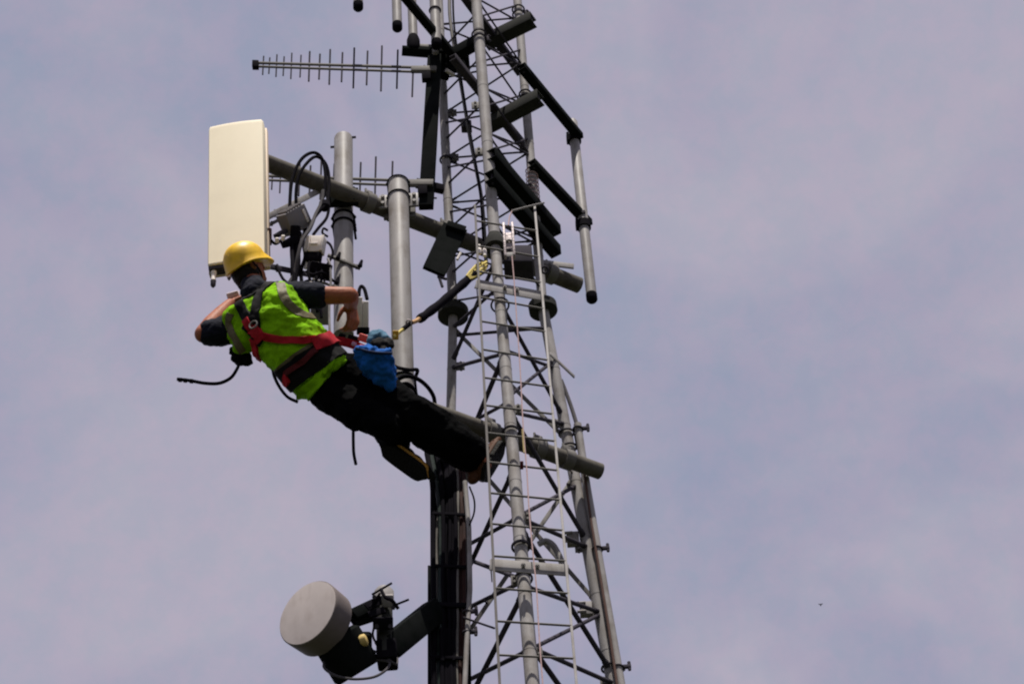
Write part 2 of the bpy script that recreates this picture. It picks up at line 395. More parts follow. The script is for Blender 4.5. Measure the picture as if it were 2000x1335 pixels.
for yl, yr in ((548, 570), (1095, 1105)):
    A = onl(la, yl)+Vector((0.0, 0.03, 0)); B = onl(lb, yr)+Vector((-0.01, 0.03, 0)); d = (B-A).normalized()
    m_ = MB().bar(A-d*0.02, B+d*0.02, 0.008, 0.075)
    for e, sg in ((A, -1), (B, 1)): m_.bar(e+d*sg*0.016, e+d*sg*0.016+Vector((0, 0.10, 0)), 0.006, 0.07)
    for t in (0.42, 0.62):
        p = lerp(A, B, t); m_.tube(p-Vector((0, 0.03, 0)), p+Vector((0, 0.03, 0)), 0.006, seg=8); m_.tube(p-Vector((0, 0.02, 0)), p-Vector((0, 0.008, 0)), 0.012, seg=6)
    br = m_.build('mounting_bracket', GALV, LD)
    mid = lerp(A, B, 0.5); p = legpt('F', proj(mid)[1]); MB().torus(Vector((p.x, p.y, mid.z+0.03)), Vector((0, 0.25, 1)), pm(17, p), 0.006).build('u_bolt', BRACE, br)

# fall arrest cable in front of the ladder
SC = thing('fall_arrest_cable', onl(la, 1335), 'thin pale pink fall arrest line hanging down the middle of the ladder', 'safety cable')
pts = []
for px, py in [(1000, 500), (1005, 560), (1009, 620), (1014, 690), (1017, 740), (1020, 800), (1023, 850), (1029, 920), (1033, 990), (1038, 1050), (1043, 1100), (1048, 1150), (1053, 1240), (1060, 1335), (1072, 1500), (1088, 1700)]:
    p = onl(la, py); pts.append(at(px, py, p.y-0.03))
MB().path(spline(pts, 5), 0.0034, 6).build('line', ROPEW, SC)
p = at(1022, 862, pts[7].y-0.01)
MB().tube(p+Vector((0, 0, .09)), p-Vector((0, 0, .08)), 0.0048, seg=8).build('sliding_grab', mat('tan_rope', (.42, .33, .16), .8, 0, .3, 60), SC)
q = at(1019, 908, p.y); MB().box(q, RT, FW, UP, 0.009, 0.01, 0.022, 0.004).build('grab_handle', mat('dark_red_webbing', (.09, .012, .014), .8, 0, .3, 50), SC)
AN = thing('anchor_bracket', at(990, 470, YF-0.2), 'shiny crinkled silver anchor bracket at the top of the fall arrest line', 'anchor')
AX = (at(1001, 500, YF-0.2)-at(983, 437, YF-0.2)); ax = AX.normalized()
a0 = at(992, 438, YF-0.2); a1 = at(996, 502, YF-0.2); dd = (a1-a0).normalized(); sx = dd.cross(FW).normalized()
for sg in (-1, 1): MB().bar(a0+sx*sg*0.026, a1+sx*sg*0.026, 0.014, 0.04, FW).build('cheek_plate', ALU, AN)
MB().box(lerp(a0, a1, 0.5), sx, dd, FW, 0.018, 0.07, 0.008, 0.003).build('web_plate', ALU, AN)
m_ = MB(); m_.torus(lerp(a0, a1, 0.6), FW, 0.022, 0.008); m_.box(lerp(a0, a1, 0.92), sx, dd, FW, 0.03, 0.018, 0.02, 0.005); m_.build('shackle', GALV, AN)
tag(MB().path(spline([at(1000, 412, YF-0.18), at(1030, 404, YF-0.17), at(1063, 396, YF-0.16)], 5), 0.006, 8).build('tie_rod', GALV), 'thin pale rod tied across the ladder top', 'rod')
tag(MB().path(spline([at(1000, 412, YF-0.18), at(995, 425, YF-0.19), at(993, 440, YF-0.2)], 5), 0.004, 8).build('sling', ROPEW), 'short pale sling from the pale rod to the silver bracket', 'sling')
RW = MB(); c0, c1 = legpt('R', 330), legpt('R', 392); rr = pm(11.5, c0); q = []
for i in range(8*14+1):
    t = i/(8*14); c = lerp(c0, c1, t); a = 2*math.pi*8*t; q.append(c+Vector((math.cos(a)*rr, math.sin(a)*rr, 0)))
RW.path(q, 0.0035, 6)
tag(RW.build('rope_wrap', ROPEW), 'pale rope coiled round the right tower leg above the ladder', 'rope')

# ------------------------------------------------------------------ horizontal mounting pipes
def hpipe(c, Y, ends, rpx):
    z_ = at(c[0], c[1], Y).z
    return [atz(*e, z_) for e in ends]
p1 = hpipe((872, 452), YB-0.13, [(500, 310), (1131, 557)], 17)
p2 = hpipe((1000, 860), YF+0.16, [(735, 763), (1172, 920)], 17)
def pipe(pp, rpx, label):
    r = pm(rpx, lerp(pp[0], pp[1], .5)); t = thing('mounting_pipe', lerp(pp[0], pp[1], .5), label, 'pipe', 'horizontal pipes across the tower')
    b = MB(); d = (pp[1]-pp[0]).normalized(); b.lathe(pp[0], d, [(0, r*0.82), (0, r)] + [((pp[1]-pp[0]).length, r), ((pp[1]-pp[0]).length, r*0.82), ((pp[1]-pp[0]).length-0.03, r*0.80)], 24)
    b.build('tube', PIPE, t); return t, r, d
P1, r1, d1 = pipe(p1, 16.5, 'upper horizontal pipe that runs behind the panel antenna and through the tower')
P2, r2, d2 = pipe(p2, 16.5, "lower horizontal pipe the worker braces his foot by, open end at right")
def onp(pp, px):
    lo, hi = 0.0, 1.0
    for _ in range(50):
        md = (lo+hi)/2
        if proj(lerp(pp[0], pp[1], md))[0] < px: lo = md
        else: hi = md
    return lerp(pp[0], pp[1], lo)
for T, pp, r, xs in ((P1, p1, r1, (868, 1075, 720)), (P2, p2, r2, (960, 1052, 1108))):
    for x_ in xs:
        c = onp(pp, x_); d = (pp[1]-pp[0]).normalized(); m_ = MB()
        m_.lathe(c-d*0.03, d, [(0, r+0.002), (0, r+0.012), (0.06, r+0.012), (0.06, r+0.002)], 20)
        m_.bar(c+Vector((0, 0, r+0.012)), c+Vector((0, 0, r+0.05)), 0.03, 0.05, d); m_.tube(c+Vector((0, 0, r))-d*0.02, c+Vector((0, 0, r+0.07))-d*0.02, 0.007, seg=6)
        m_.build('clamp', GALVD, T)
c = onp(p1, 1092); tag(MB().bar(c+Vector((-0.13, -0.08, 0.075)), c+Vector((0.10, -0.04, 0.05)), 0.012, 0.045).build('flat_bar', GALV), 'pale flat bar lying along the right end of the upper pipe', 'bar')

# ------------------------------------------------------------------ upright support poles
def uring(c, r, d=Vector((0, 0, 1)), side=None, rr=0.006):
    m_ = MB().torus(c, d, r+rr*0.6, rr)
    for sg in (1, -1):
        e = c+Vector((sg*(r+0.004), 0, 0)); m_.tube(e, e+Vector((0, 0.12, 0)), rr, seg=8); m_.tube(e+Vector((0, -0.005, 0)), e+Vector((0, 0.008, 0)), rr*1.9, seg=6)
    return m_
def pole(px, pt, pb, Y, wpx, label, mtl):
    a, b = upright(px, pt, pb, Y); r = pm(wpx/2, lerp(a, b, .5))
    t = thing('support_pole', b, label, 'pole', 'upright poles clamped to the pipes')
    MB().lathe(b, Vector((0, 0, 1)), [(0, r*0.8), (0, r), ((a-b).z-0.02, r), ((a-b).z-0.006, r*0.93), ((a-b).z, r*0.7)], 28).build('tube', mtl, t)
    return t, a, b, r
y1 = onp(p1, 672).y + r1 + pm(19, p1[0]) + 0.012
PL1, a1_, b1_, rp1 = pole(671, 268, 655, y1, 38, 'thick grey pole behind the upper pipe, beside the boxes and cables', WHITEB)
y2 = onp(p1, 780).y - r1 - pm(20, p1[0]) - 0.012
PL2, a2_, b2_, rp2 = pole(783, 355, 782, y2, 41, 'thick grey pole in front of the upper pipe, between worker and tower', WHITEB)
b = MB()
for px, py in ((691, 272), (652, 288)):
    c = Vector((a1_.x, a1_.y, zfor(a1_.x, a1_.y, py))); s_ = 1 if px > 671 else -1; b.tube(c+Vector((s_*rp1*0.8, -0.01, 0)), c+Vector((s_*(rp1+0.022), -0.01, 0)), 0.008, seg=8)
b.build('bolt', BRACE, PL1)
def atpole(a, py): return Vector((a.x, a.y, zfor(a.x, a.y, py)))
for py, k in ((425, 1.0), (440, 1.0)):
    uring(atpole(a1_, py), rp1, rr=0.008).build('u_bolt', BLACK, PL1)
for py in (357, 385): uring(atpole(a2_, py), rp2, rr=0.005).build('u_bolt', BLACK, PL2)
for py in (742, 768): uring(atpole(a2_, py), rp2, rr=0.007).build('u_bolt', BLACK, PL2)
for T, a, py in ((PL1, a1_, 405), (PL2, a2_, 392)):
    c = atpole(a, py); ydir = -1 if T is PL1 else 1
    m_ = MB().box(c+Vector((0, ydir*(rp1+0.02), 0)), Vector((1, 0, 0)), Vector((0, 1, 0)), Vector((0, 0, 1)), 0.10, 0.012, 0.075, 0.004)
    for sx_ in (-0.075, 0.075):
        for sz in (-0.05, 0.05): m_.tube(c+Vector((sx_, ydir*(rp1+0.0), sz)), c+Vector((sx_, ydir*(rp1+0.055), sz)), 0.009, seg=6)
    m_.build('clamp_plate', DARK if T is PL1 else GALVD, T)
# clamp ears beside the second pole
c = atpole(a2_, 388); m_ = MB()
for sx_ in (-1, 1):
    m_.box(c+Vector((sx_*(rp2+0.03), 0.02, 0.0)), Vector((1, 0, 0)), Vector((0, 1, 0)), Vector((0, 0, 1)), 0.03, 0.008, 0.06, 0.003)
    for sz in (-0.03, 0.03): m_.tube(c+Vector((sx_*(rp2+0.035), -0.01, sz)), c+Vector((sx_*(rp2+0.035), 0.03, sz)), 0.012, seg=6)
m_.build('clamp_ear', WHITEB, PL2)

# ------------------------------------------------------------------ panel antenna
YP = onp(p1, 520).y - 0.20
tl = at(407, 247, YP); tr = atz(514, 233, tl.z); tr.y = max(min(tr.y, YP+0.1), YP-0.13)
xd = (tr-tl); xd.z = 0; W = xd.length; xd.normalize(); nd = xd.cross(Vector((0, 0, 1))).normalized()
if nd.y > 0: nd = -nd
bl = at(405, 517, YP+0.035); ua = (tl-bl).normalized(); H = (tl-bl).length; nd = (nd-ua*nd.dot(ua)).normalized(); xd = nd.cross(ua); xd = xd if xd.x > 0 else -xd
PA = thing('panel_antenna', (tl+tr)/2-ua*H, 'tall cream white panel antenna standing upright behind the helmet', 'antenna')
b = MB(); ring0 = []
c0 = (tl+tr)/2
def rrect(hw, bulge, dpt, rc, k=7):
    pts = []
    for i in range(k+1):
        t = -1+2*i/k; pts.append((t*(hw-rc*0.3), -bulge*(1-t*t)))
    pts += [(hw, rc*0.7), (hw, dpt), (-hw, dpt), (-hw, rc*0.7)]
    return pts
sec = rrect(W/2, 0.010, 0.075, 0.02); R = []
for h, sc in ((0, 0.92), (0.004, 0.98), (0.012, 1.0), (H-0.03, 1.0), (H-0.01, 0.985), (H-0.003, 0.95), (H, 0.88)):
    base = c0-ua*(H-h); R.append([base+xd*x_*sc-nd*(y_*sc+0.03*(1-sc)) for x_, y_ in sec])
b.rings(R); b.build('radome', RADOME, PA, 50)
MB().box(c0-ua*(H/2)-nd*0.092, xd, nd, ua, W/2+0.008, 0.022, H/2-0.004, 0.004).build('back_tray', RADSIDE, PA)
zb0 = c0-ua*H
MB().box(zb0-nd*0.037-ua*0.012, xd, nd, ua, W/2-0.004, 0.03, 0.012, 0.003).build('bottom_cap', BRACE, PA)
for t, rr, L in ((0.09, 0.017, 0.11), (0.36, 0.012, 0.06), (0.70, 0.015, 0.09)):
    p = tl-ua*(H+0.02)+xd*W*t-nd*0.035
    cn = MB().lathe(p, Vector((0, 0, -1)), [(0, rr), (0.03, rr), (0.032, rr*0.8), (L*0.75, rr*0.8), (L*0.78, rr)]).build('connector', WHITE, PA)
    MB().lathe(p-Vector((0, 0, L*0.78)), Vector((0, 0, -1)), [(0, rr*0.95), (0.035, rr*0.9), (0.05, rr*0.4)], 12).build('connector_cap', BRACE, cn)

# brackets from pole to panel
def bracket(p, q, w_, h_, label, mtl=GALV):
    t = thing('antenna_bracket', lerp(p, q, .5), label, 'bracket', 'brackets holding the panel antenna')
    MB().bar(p, q, w_, h_).build('arm', mtl, t)
    for u_ in (0.12, 0.5, 0.88): c = lerp(p, q, u_); MB().tube(c-Vector((0, 0, h_*0.8)), c+Vector((0, 0, h_*0.8)), 0.008, seg=6).build('bolt', BRACE, t)
    return t
bracket(at(522, 424, YP+0.10), at(640, 364, y1-0.12), 0.02, 0.035, 'pale grey arm sloping up from panel antenna to upper pipe')
bracket(at(522, 441, YP+0.11), at(592, 405, y1-0.16), 0.014, 0.02, 'darker arm just under the pale grey arm by the radio box', GALVD)
bracket(at(526, 520, YP+0.12), at(648, 545, y1-0.06), 0.014, 0.035, 'dark lower arm from behind the helmet to the thick pole', BRACE)
bracket(at(640, 498, y1-0.10), at(704, 524, y1-0.02), 0.02, 0.02, 'dark clamp bar across the thick pole right of the white box', GALVD)
bracket(at(610, 545, y1-0.10), at(692, 572, y1-0.05), 0.014, 0.014, 'dark clamp bar across the thick pole above the forearm', GALVD)
for px, py in ((659, 500), (702, 515), (656, 548)):
    p = at(px, py, y1-0.11); tag(MB().lathe(p-Vector((0, 0, 0.03)), Vector((0.25, 0, 1)), [(0, 0.008), (0.01, 0.016), (0.03, 0.012), (0.06, 0.008)], 8).build('wing_nut', BLACK), {659: 'black wing nut on the bar just left of the grey pole', 702: 'black wing nut on the bar just right of the grey pole', 656: 'black wing nut on the clamp bar right above the forearm'}[px], 'nut')

# radio box, white box, small white box
YR = YP+0.16
RU = thing('radio_unit', at(570, 435, YR), 'grey tilted radio box hanging between panel antenna and thick pole', 'radio box')
c = at(575, 430, YR); xr = (at(606, 412, YR)-at(548, 446, YR-0.06)).normalized(); zr = (UP*0.85-RT*0.15); zr = (zr-xr*zr.dot(xr)).normalized(); yr = zr.cross(xr)
MB().box(c, xr, yr, zr, 0.088, 0.045, 0.068, 0.008).build('case', GREYB, RU)
MB().box(c+xr*0.055-yr*0.046, xr, yr, zr, 0.009, 0.003, 0.042, 0.001).build('label_plate', WHITE, RU)
m_ = MB()
for i in range(6): m_.box(c+zr*(0.070)+xr*(-0.06+0.024*i), xr, yr, zr, 0.004, 0.040, 0.010, 0.001)
m_.build('cooling_fin', GREYB, RU)
m_ = MB()
for i in range(3): p = c-zr*0.07+xr*(-0.05+0.045*i); m_.tube(p, p-zr*0.045, 0.012, seg=10)
m_.build('connector', WHITE, RU)
WB = thing('junction_box', at(616, 480, YR+0.02), 'small white ribbed box with cables below it beside the thick pole', 'junction box')
c = at(616, 480, YR+0.02); xw = (RT*0.93-UP*0.36).normalized(); zw = (UP*0.93+RT*0.36).normalized()
xw = (Vector((1, 0, 0))*.97-Vector((0, .1, .2))).normalized(); FWs = FW; zw = Vector((.18, -.28, .95)); zw = (zw-xw*zw.dot(xw)).normalized(); FW = zw.cross(xw).normalized(); FW = FW if FW.y > 0 else -FW
MB().box(c, xw, FW, zw, 0.056, 0.03, 0.055, 0.006).build('case', WHITE, WB)
m_ = MB()
for t in (-0.05, -0.03, 0.044, 0.052): m_.box(c+xw*t-FW*0.031, xw, FW, zw, 0.004, 0.008, 0.052, 0.001)
m_.box(c-zw*0.005-FW*0.034, xw, FW, zw, 0.022, 0.006, 0.006, 0.001); m_.build('rib', WHITE, WB)
MB().box(c-zw*0.085-FW*0.004, xw, FW, zw, 0.048, 0.026, 0.032, 0.006).build('gland_block', BLACK, WB)
m_ = MB()
for i, t in enumerate((-0.035, -0.012, 0.012, 0.034)): p = c-zw*0.11+xw*t-FW*0.01; m_.tube(p, p-zw*(0.05+0.012*(i % 2)), 0.010, seg=8)
m_.build('gland', WHITE, WB); FW = FWs
SB = thing('surge_box', at(709, 612, y1-0.12), 'slim white upright box the worker grips, right of the thick pole', 'box')
for o, h in ((-0.016, 0.096), (0.019, 0.084)):
    c = at(708, 612, y1-0.12)+RT*o-UP*(0.0 if o < 0 else 0.012); MB().box(c, RT, FW, UP, 0.0165, 0.02, h, 0.005).build('case', WHITE, SB)
MB().path(spline([at(701, 577, y1-.13), at(702, 565, y1-.13), at(706, 559, y1-.13), at(712, 565, y1-.13), at(717, 584, y1-.13)], 6), 0.011, 8).build('handle', BLACK, SB)
MB().box(at(709, 646, y1-0.12), RT, FW, UP, 0.036, 0.026, 0.022, 0.004).build('foot_clamp', BLACK, SB)

# jumper cables round the boxes
cabs = [
 ([(568, 440, YR), (566, 400, YR-.02), (571, 350, YR-.03), (588, 312, YR-.03), (612, 298, YR), (630, 312, YR+.03), (636, 350, YR+.04), (632, 385, YR+.05)], .0105, 'outer black jumper looping over the upper pipe left of the pole'),
 ([(580, 415, YR), (578, 380, YR-.03), (583, 345, YR-.05), (600, 318, YR-.04), (618, 306, YR), (636, 320, YR+.04), (643, 352, YR+.06), (640, 395, YR+.05)], .0100, 'inner black jumper looping over the upper pipe left of the pole'),
 ([(631, 372, YR+.03), (628, 395, YR+.03), (616, 420, YR+.01), (606, 445, YR-.02), (590, 470, YR-.04), (582, 500, YR-.03), (574, 535, YR), (560, 560, YR)], .0115, 'greyish jumper dropping left of the small white box'),
 ([(640, 388, YR+.05), (634, 402, YR+.03), (618, 420, YR+.03), (606, 440, YR+.02), (600, 455, YR)], .0095, 'short dark jumper running to the top of the white box'),
 ([(570, 462, YR+.02), (570, 490, YR+.02), (572, 520, YR), (574, 555, YR), (566, 580, YR)], .0125, 'thick black jumper left of the greyish jumper'),
 ([(604, 512, YR), (602, 530, YR-.01), (606, 556, YR), (602, 600, YR+.02), (606, 640, YR+.05)], .0090, 'black jumper below the left end of the white box'),
 ([(616, 516, YR), (618, 540, YR), (615, 570, YR), (620, 610, YR+.05)], .0085, 'black jumper below the middle of the white box'),
 ([(628, 520, YR), (628, 545, YR), (622, 570, YR+.02), (628, 620, YR+.05)], .0085, 'black jumper below the right end of the white box'),
 ([(640, 505, YR), (645, 520, YR), (646, 560, YR+.02), (643, 600, YR+.04), (644, 650, YR+.05)], .0070, 'pale jumper hanging along the left of the thick pole'),
 ([(640, 450, YR+.05), (632, 446, YR+.03), (630, 455, YR+.02), (640, 462, YR+.05)], .0070, 'small black cable loop between white box and pole'),
 ([(765, 712, y2-.06), (778, 718, y2-.1), (800, 722, y2-.1), (815, 722, y2-.05), (812, 735, y2)], .0110, 'black strap bent across the foot of the pole by the blue bag'),
 ([(770, 745, y2-.1), (790, 735, y2-.11), (812, 738, y2-.1), (832, 752, y2-.06), (846, 772, y2), (850, 792, y2+.06)], .0120, 'black cable arching from the pole foot to the lower pipe'),
 ([(776, 752, y2-.1), (795, 748, y2-.12), (808, 758, y2-.1), (816, 776, y2-.04)], .0090, 'short black cable curved round the pole foot'),
]
for pts_, r, lab in cabs:
    tag(cable(pts_, r).build('jumper_cable', {'greyish': CABLEG, 'pale': WHITEB}.get(lab.split()[0], CABLE)), lab, 'cable', 'jumper cables by the poles')
JC = tag(MB().lathe(at(632, 392, YR+.05), Vector((0.1, 0, -1)), [(0, .012), (.02, .03), (.06, .034), (.08, .02)], 14).build('cable_clamp', BLACK), 'black clamp gathering the jumper loops at the left of the pole', 'clamp')
tag(MB().box(at(548, 456, YR), xr, yr, zr, 0.035, 0.03, 0.012, 0.004).build('hinge_block', BRACE), 'dark hinge block between panel antenna and grey radio box', 'hinge')
tag(MB().box(at(566, 472, YR+.02), xr, yr, zr, 0.05, 0.03, 0.02, 0.006).build('tilt_bracket', BLACK), 'black tilt bracket directly under the grey radio box', 'bracket')

for pts_, r, lab in [
 ([(585, 455, YR+.06), (578, 480, YR+.05), (582, 510, YR+.05), (576, 545, YR+.05), (570, 590, YR+.05)], .016, 'thick black jumper behind the greyish one'),
 ([(598, 440, YR+.05), (592, 470, YR+.04), (596, 500, YR+.03), (588, 530, YR+.03), (592, 575, YR+.05)], .011, 'black jumper just left of the small white box'),
 ([(636, 372, YR+.06), (642, 400, YR+.05), (638, 425, YR+.05), (622, 445, YR+.03), (612, 458, YR+.02)], .0095, 'black jumper from the cable clamp to the white box top'),
 ([(540, 520, YR-.02), (556, 548, YR-.03), (580, 556, YR-.02), (604, 548, YR), (620, 560, YR)], .0085, 'thin black cable sagging above the right shoulder'),
 ([(528, 468, YP+.12), (538, 476, YP+.14), (548, 470, YR-.02), (556, 462, YR)], .0085, 'short black cable from the panel antenna to the grey radio'),
 ([(598, 530, YR), (612, 536, YR-.02), (628, 532, YR-.02), (642, 540, YR+.02), (655, 552, YR+.06)], .0075, 'thin dark cable crossing under the white box to the pole'),
 ([(634, 470, YR+.06), (645, 478, YR+.04), (650, 495, YR+.04), (642, 512, YR+.03), (634, 525, YR)], .008, 'black cable curving down the right side of the white box')]:
    tag(cable(pts_, r).build('jumper_cable', CABLE), lab, 'cable', 'jumper cables by the poles')
tag(MB().box(at(626, 528, YR+.03), (RT*.95-UP*.2).normalized(), FW, (UP*.95+RT*.2).normalized(), .062, .035, .045, .008).build('filter_block', BLACK), 'black block with cables behind the plugs under the white box', 'block')
tag(MB().box(at(577, 490, YR+.09), RT, FW, UP, .028, .03, .15, .006).build('support_bar', BLACK), 'black upright bar behind the jumpers left of the white box', 'bar')
tag(MB().box(at(526, 462, YP+.12), RT, FW, UP, .012, .03, .05, .004).build('hinge_bracket', mat('rusty_bracket', (.09, .05, .045), .8, 0, .4, 25)), 'rusty brown hinge bracket on the right edge of the panel antenna', 'bracket')
tag(MB().box(at(626, 614, YR+.10), RT, FW, UP, .055, .03, .06, .006).build('grey_box', GREYB), 'grey box half hidden under the right forearm beside the pole', 'box')
for px, py, lab in ((553, 465, 'round white plug under the grey radio box'), (541, 470, 'smaller white plug by the rusty hinge bracket'), (607, 556, 'white plug just above the right upper arm')):
    tag(MB().lathe(at(px, py+5, YR-.05), UP, [(0, .007), (.004, .012), (.028, .012), (.034, .006)], 12).build('plug', WHITE), lab, 'plug')

# ------------------------------------------------------------------ log periodic antennas
EX = [514, 526, 540, 554, 569, 587, 604, 624, 644, 668, 691, 717, 745, 776, 806]
ET = [110, 113, 107, 111, 104, 108, 101, 106, 97, 103, 94, 100, 90, 98, 132]
EB = [146, 144, 150, 148, 154, 151, 159, 155, 165, 160, 172, 166, 178, 173, 189]
YLP = YB-0.30
LPS = []
def logper(label):
    a = at(493, 127, YLP); bb = at(838, 137, YLP)
    t = thing('log_periodic_antenna', bb, label, 'antenna', 'log periodic antennas beside the tower')
    off = Vector((0, 0, pm(5.0, a)*1.4))
    m_ = MB().bar(a+off, bb+off, 0.016, 0.016); m_.bar(a-off*0.6, bb-off*1.0, 0.015, 0.013); m_.build('boom', GALVD, t)
    MB().box(lerp(a, bb, 0.018), (bb-a).normalized(), Vector((0, 1, 0)), Vector((0, 0, 1)), 0.022, 0.018, 0.034, 0.003).build('end_block', BLACK, t)
    for x_, y0, y1_ in zip(EX, ET, EB):
        MB().tube(at(x_+1, y0, YLP), at(x_-1, y1_, YLP), 0.0062 if x_ > 600 else 0.005, seg=8).build('element', BRACE, t)
    m2 = MB().bar(lerp(a, bb, 0.90), bb+Vector((0.05, 0, 0)), 0.03, 0.05); m2.build('feed_block', GALVD, t)
    MB().box(bb+Vector((-0.02, 0, -0.07)), Vector((1, 0, 0)), Vector((0, 1, 0)), Vector((0, 0, 1)), 0.03, 0.02, 0.04, 0.004).build('bracket', BLACK, t)
    return t
lp = logper('upper comb shaped log periodic antenna pointing left into open sky')
s_ = at(733+0, 352, YLP)-at(745, 131, YLP)
lp2 = lp.copy(); COL.objects.link(lp2); lp2.location = lp.location+s_; lp2['label'] = 'lower comb shaped log periodic antenna passing behind the thick grey poles'
for ch in list(lp.children):
    c = ch.copy(); COL.objects.link(c); c.parent = lp2

# dark upright the log periodics bolt to
ca, cb = at(849, 110, YB-0.27), at(832, 405, YB-0.27)
CH = thing('mounting_channel', cb, 'dark upright channel carrying the two log periodic antennas', 'channel')
MB().bar(ca, cb, 0.092, 0.05, Vector((0, 1, 0)), 0.004).build('channel', DARK, CH)
m_ = MB()
for py in (135, 356):
    m_ = MB(); c = at(846 if py < 200 else 834, py, YB-0.23); m_.bar(c+Vector((-0.07, 0.0, 0)), c+Vector((0.10, 0.07, 0)), 0.04, 0.06); m_.build('clamp', BLACK, CH)
c = at(862, 128, YB-0.2); MB().bar(c, at(905, 132, YB-0.05), 0.03, 0.03).build('standoff', DARK, CH)
c = at(871, 137, YB-0.22); MB().tube(c, c+Vector((0.05, 0.05, 0)), 0.014, seg=10).build('bolt', WHITE, CH)
c = at(838, 386, YB-0.27); MB().tube(c, at(853, 387, YB-0.27), 0.006, seg=6).build('bolt', BRACE, CH)

# ------------------------------------------------------------------ whip antennas
def whip(px, pt, pb, Y, wpx, label, cap=True, base=False, ring=None):
    a, b = upright(px, pt, pb, Y); r = pm(wpx/2, b); L = (a-b).z
    t = thing('whip_antenna', b, label, 'antenna', 'tube antennas on the tower')
    MB().lathe(b, Vector((0, 0, 1)), [(0, r*.95), (0, r), (L-.02, r), (L, r*.75)], 22).build('tube', WHITEB, t)
    if cap: MB().lathe(b+Vector((0, 0, .045)), Vector((0, 0, -1)), [(0, r+.002), (.05, r+.002), (.062, r*.85), (.068, r*.5), (.070, .002)], 22).build('end_cap', BLACK, t)
    if base: MB().lathe(b, Vector((0, 0, 1)), [(-.02, r*1.2), (0, r*1.45), (.09, r*1.45), (.13, r*1.15), (.14, r*1.0)], 22).build('base', BLACK, t)
    if ring: MB().torus(atpole(b, ring), Vector((0, 0, 1)), r+.003, .006).build('band', BRACE, t)
    return t, r, a, b
whip(698, -330, 15, YB-0.5, 19, 'leftmost tube antenna, only its black bottom tip showing at the top edge')
whip(771, -300, 55, YB-0.5, 19, 'pale tube antenna with black tip, second from the left at the top edge')
whip(801, -280, 96, YB-0.3, 18, 'pale tube antenna standing on a black base on the short shelf bar', cap=False, base=True)
whip(844, -280, 89, YB-0.45, 20, 'pale tube antenna with black ring and tip in front of the tower top', ring=21)
YW = YB+0.10
# right hand arms: two horizontals running back to the right, and the pole they hold
def arm(c, Y, ends, w_, h_, label, mtl=DARK, name='steel_arm', group='dark steel arms and beams on the tower', clamp=None):
    z_ = at(c[0], c[1], Y).z; A, B = [atz(*e, z_) for e in ends]
    t = thing(name, lerp(A, B, .5), label, 'beam', group)
    MB().channel(A, B, w_, h_, 0.007).build('channel', mtl, t)
    for u_ in (0.04, 0.96):
        c_ = lerp(A, B, u_); MB().tube(c_-Vector((0, 0, h_*.62)), c_+Vector((0, 0, h_*.62)), .008, seg=6).build('bolt', BRACE, t)
    return A, B, t
A1 = arm((1035, 160), YB-0.10, [(1018, 130), (1132, 268)], .06, .055, 'upper of two long dark arms reaching right to the outer tube antenna')
A2 = arm((1052, 340), YB+0.03, [(1038, 318), (1150, 437)], .06, .055, 'lower of two long dark arms reaching right to the outer tube antenna')
yw = (A1[1].y+A2[1].y)/2
WT, rw, wa, wb = whip(1137, 236, 584, yw-0.04, 21, 'tall tube antenna held out to the right of the tower by two arms')
for py in (272, 440):
    c = atpole(wb, py); m_ = MB().lathe(c-Vector((0, 0, .03)), Vector((0, 0, 1)), [(0, rw), (0, rw+.012), (.06, rw+.012), (.06, rw)], 20)
    m_.bar(c+Vector((-.055, .0, 0)), c+Vector((.03, .0, 0)), .05, .05); m_.tube(c+Vector((-.045, -.03, -.04)), c+Vector((-.045, -.03, .04)), .009, seg=6); m_.build('clamp', BLACK, WT)
    MB().tube(c+Vector((0.005, -rw-.01, .09)), c+Vector((0.005, -rw+.01, .09)), .014, seg=10).build('bolt', BRACE, WT)

# other dark beams through the tower
arm((965, 306), YF-0.02, [(958, 300), (1086, 452)], .075, .085, 'upper of two stout dark beams angled through the middle of the tower')
arm((965, 350), YF-0.06, [(956, 342), (1086, 492)], .075, .085, 'lower of two stout dark beams angled through the middle of the tower')
arm((1000, 62), YB-0.20, [(948, 84), (1042, 38)], .09, .085, 'dark crossbeam sticking out right at the top of the tower', BEAMG)
arm((1005, 222), YB-0.20, [(954, 244), (1056, 190)], .09, .085, 'dark crossbeam under the upper long arm at the right leg', BEAMG)
arm((870, 92), YB-0.33, [(770, -30), (905, 132)], .05, .055, 'dark beam slanting from the top edge into the tower above the channel')
arm((900, 95), YB-0.30, [(868, 118), (950, 72)], .07, .085, 'dark crossbeam meeting the slanting beam behind the front leg')
arm((975, 60), YB-0.22, [(905, -8), (1016, 142)], .05, .05, 'long slanting flat beam inside the very top of the tower', BRACE)
arm((960, 210), YB-0.22, [(884, 112), (1030, 294)], .05, .05, 'long slanting flat beam inside the tower under the top crossbeam', BRACE)
sa, sb = at(785, 99, YB-0.30), at(870, 106, YB-0.26)
SH = thing('shelf_bar', lerp(sa, sb, .5), 'short dark shelf bar under the tube antenna with the black base', 'bar')
MB().bar(sa, sb, .07, .03).build('plate', DARK, SH); MB().bar(at(815, 90, YB-.25), at(850, 92, YB-.24), .02, .03).build('bracket', GALVD, SH)
c = at(850, 97, YB-0.34); MB().tube(c, c+Vector((0, .03, 0)), .022, seg=12).build('bolt', WHITEB, SH)
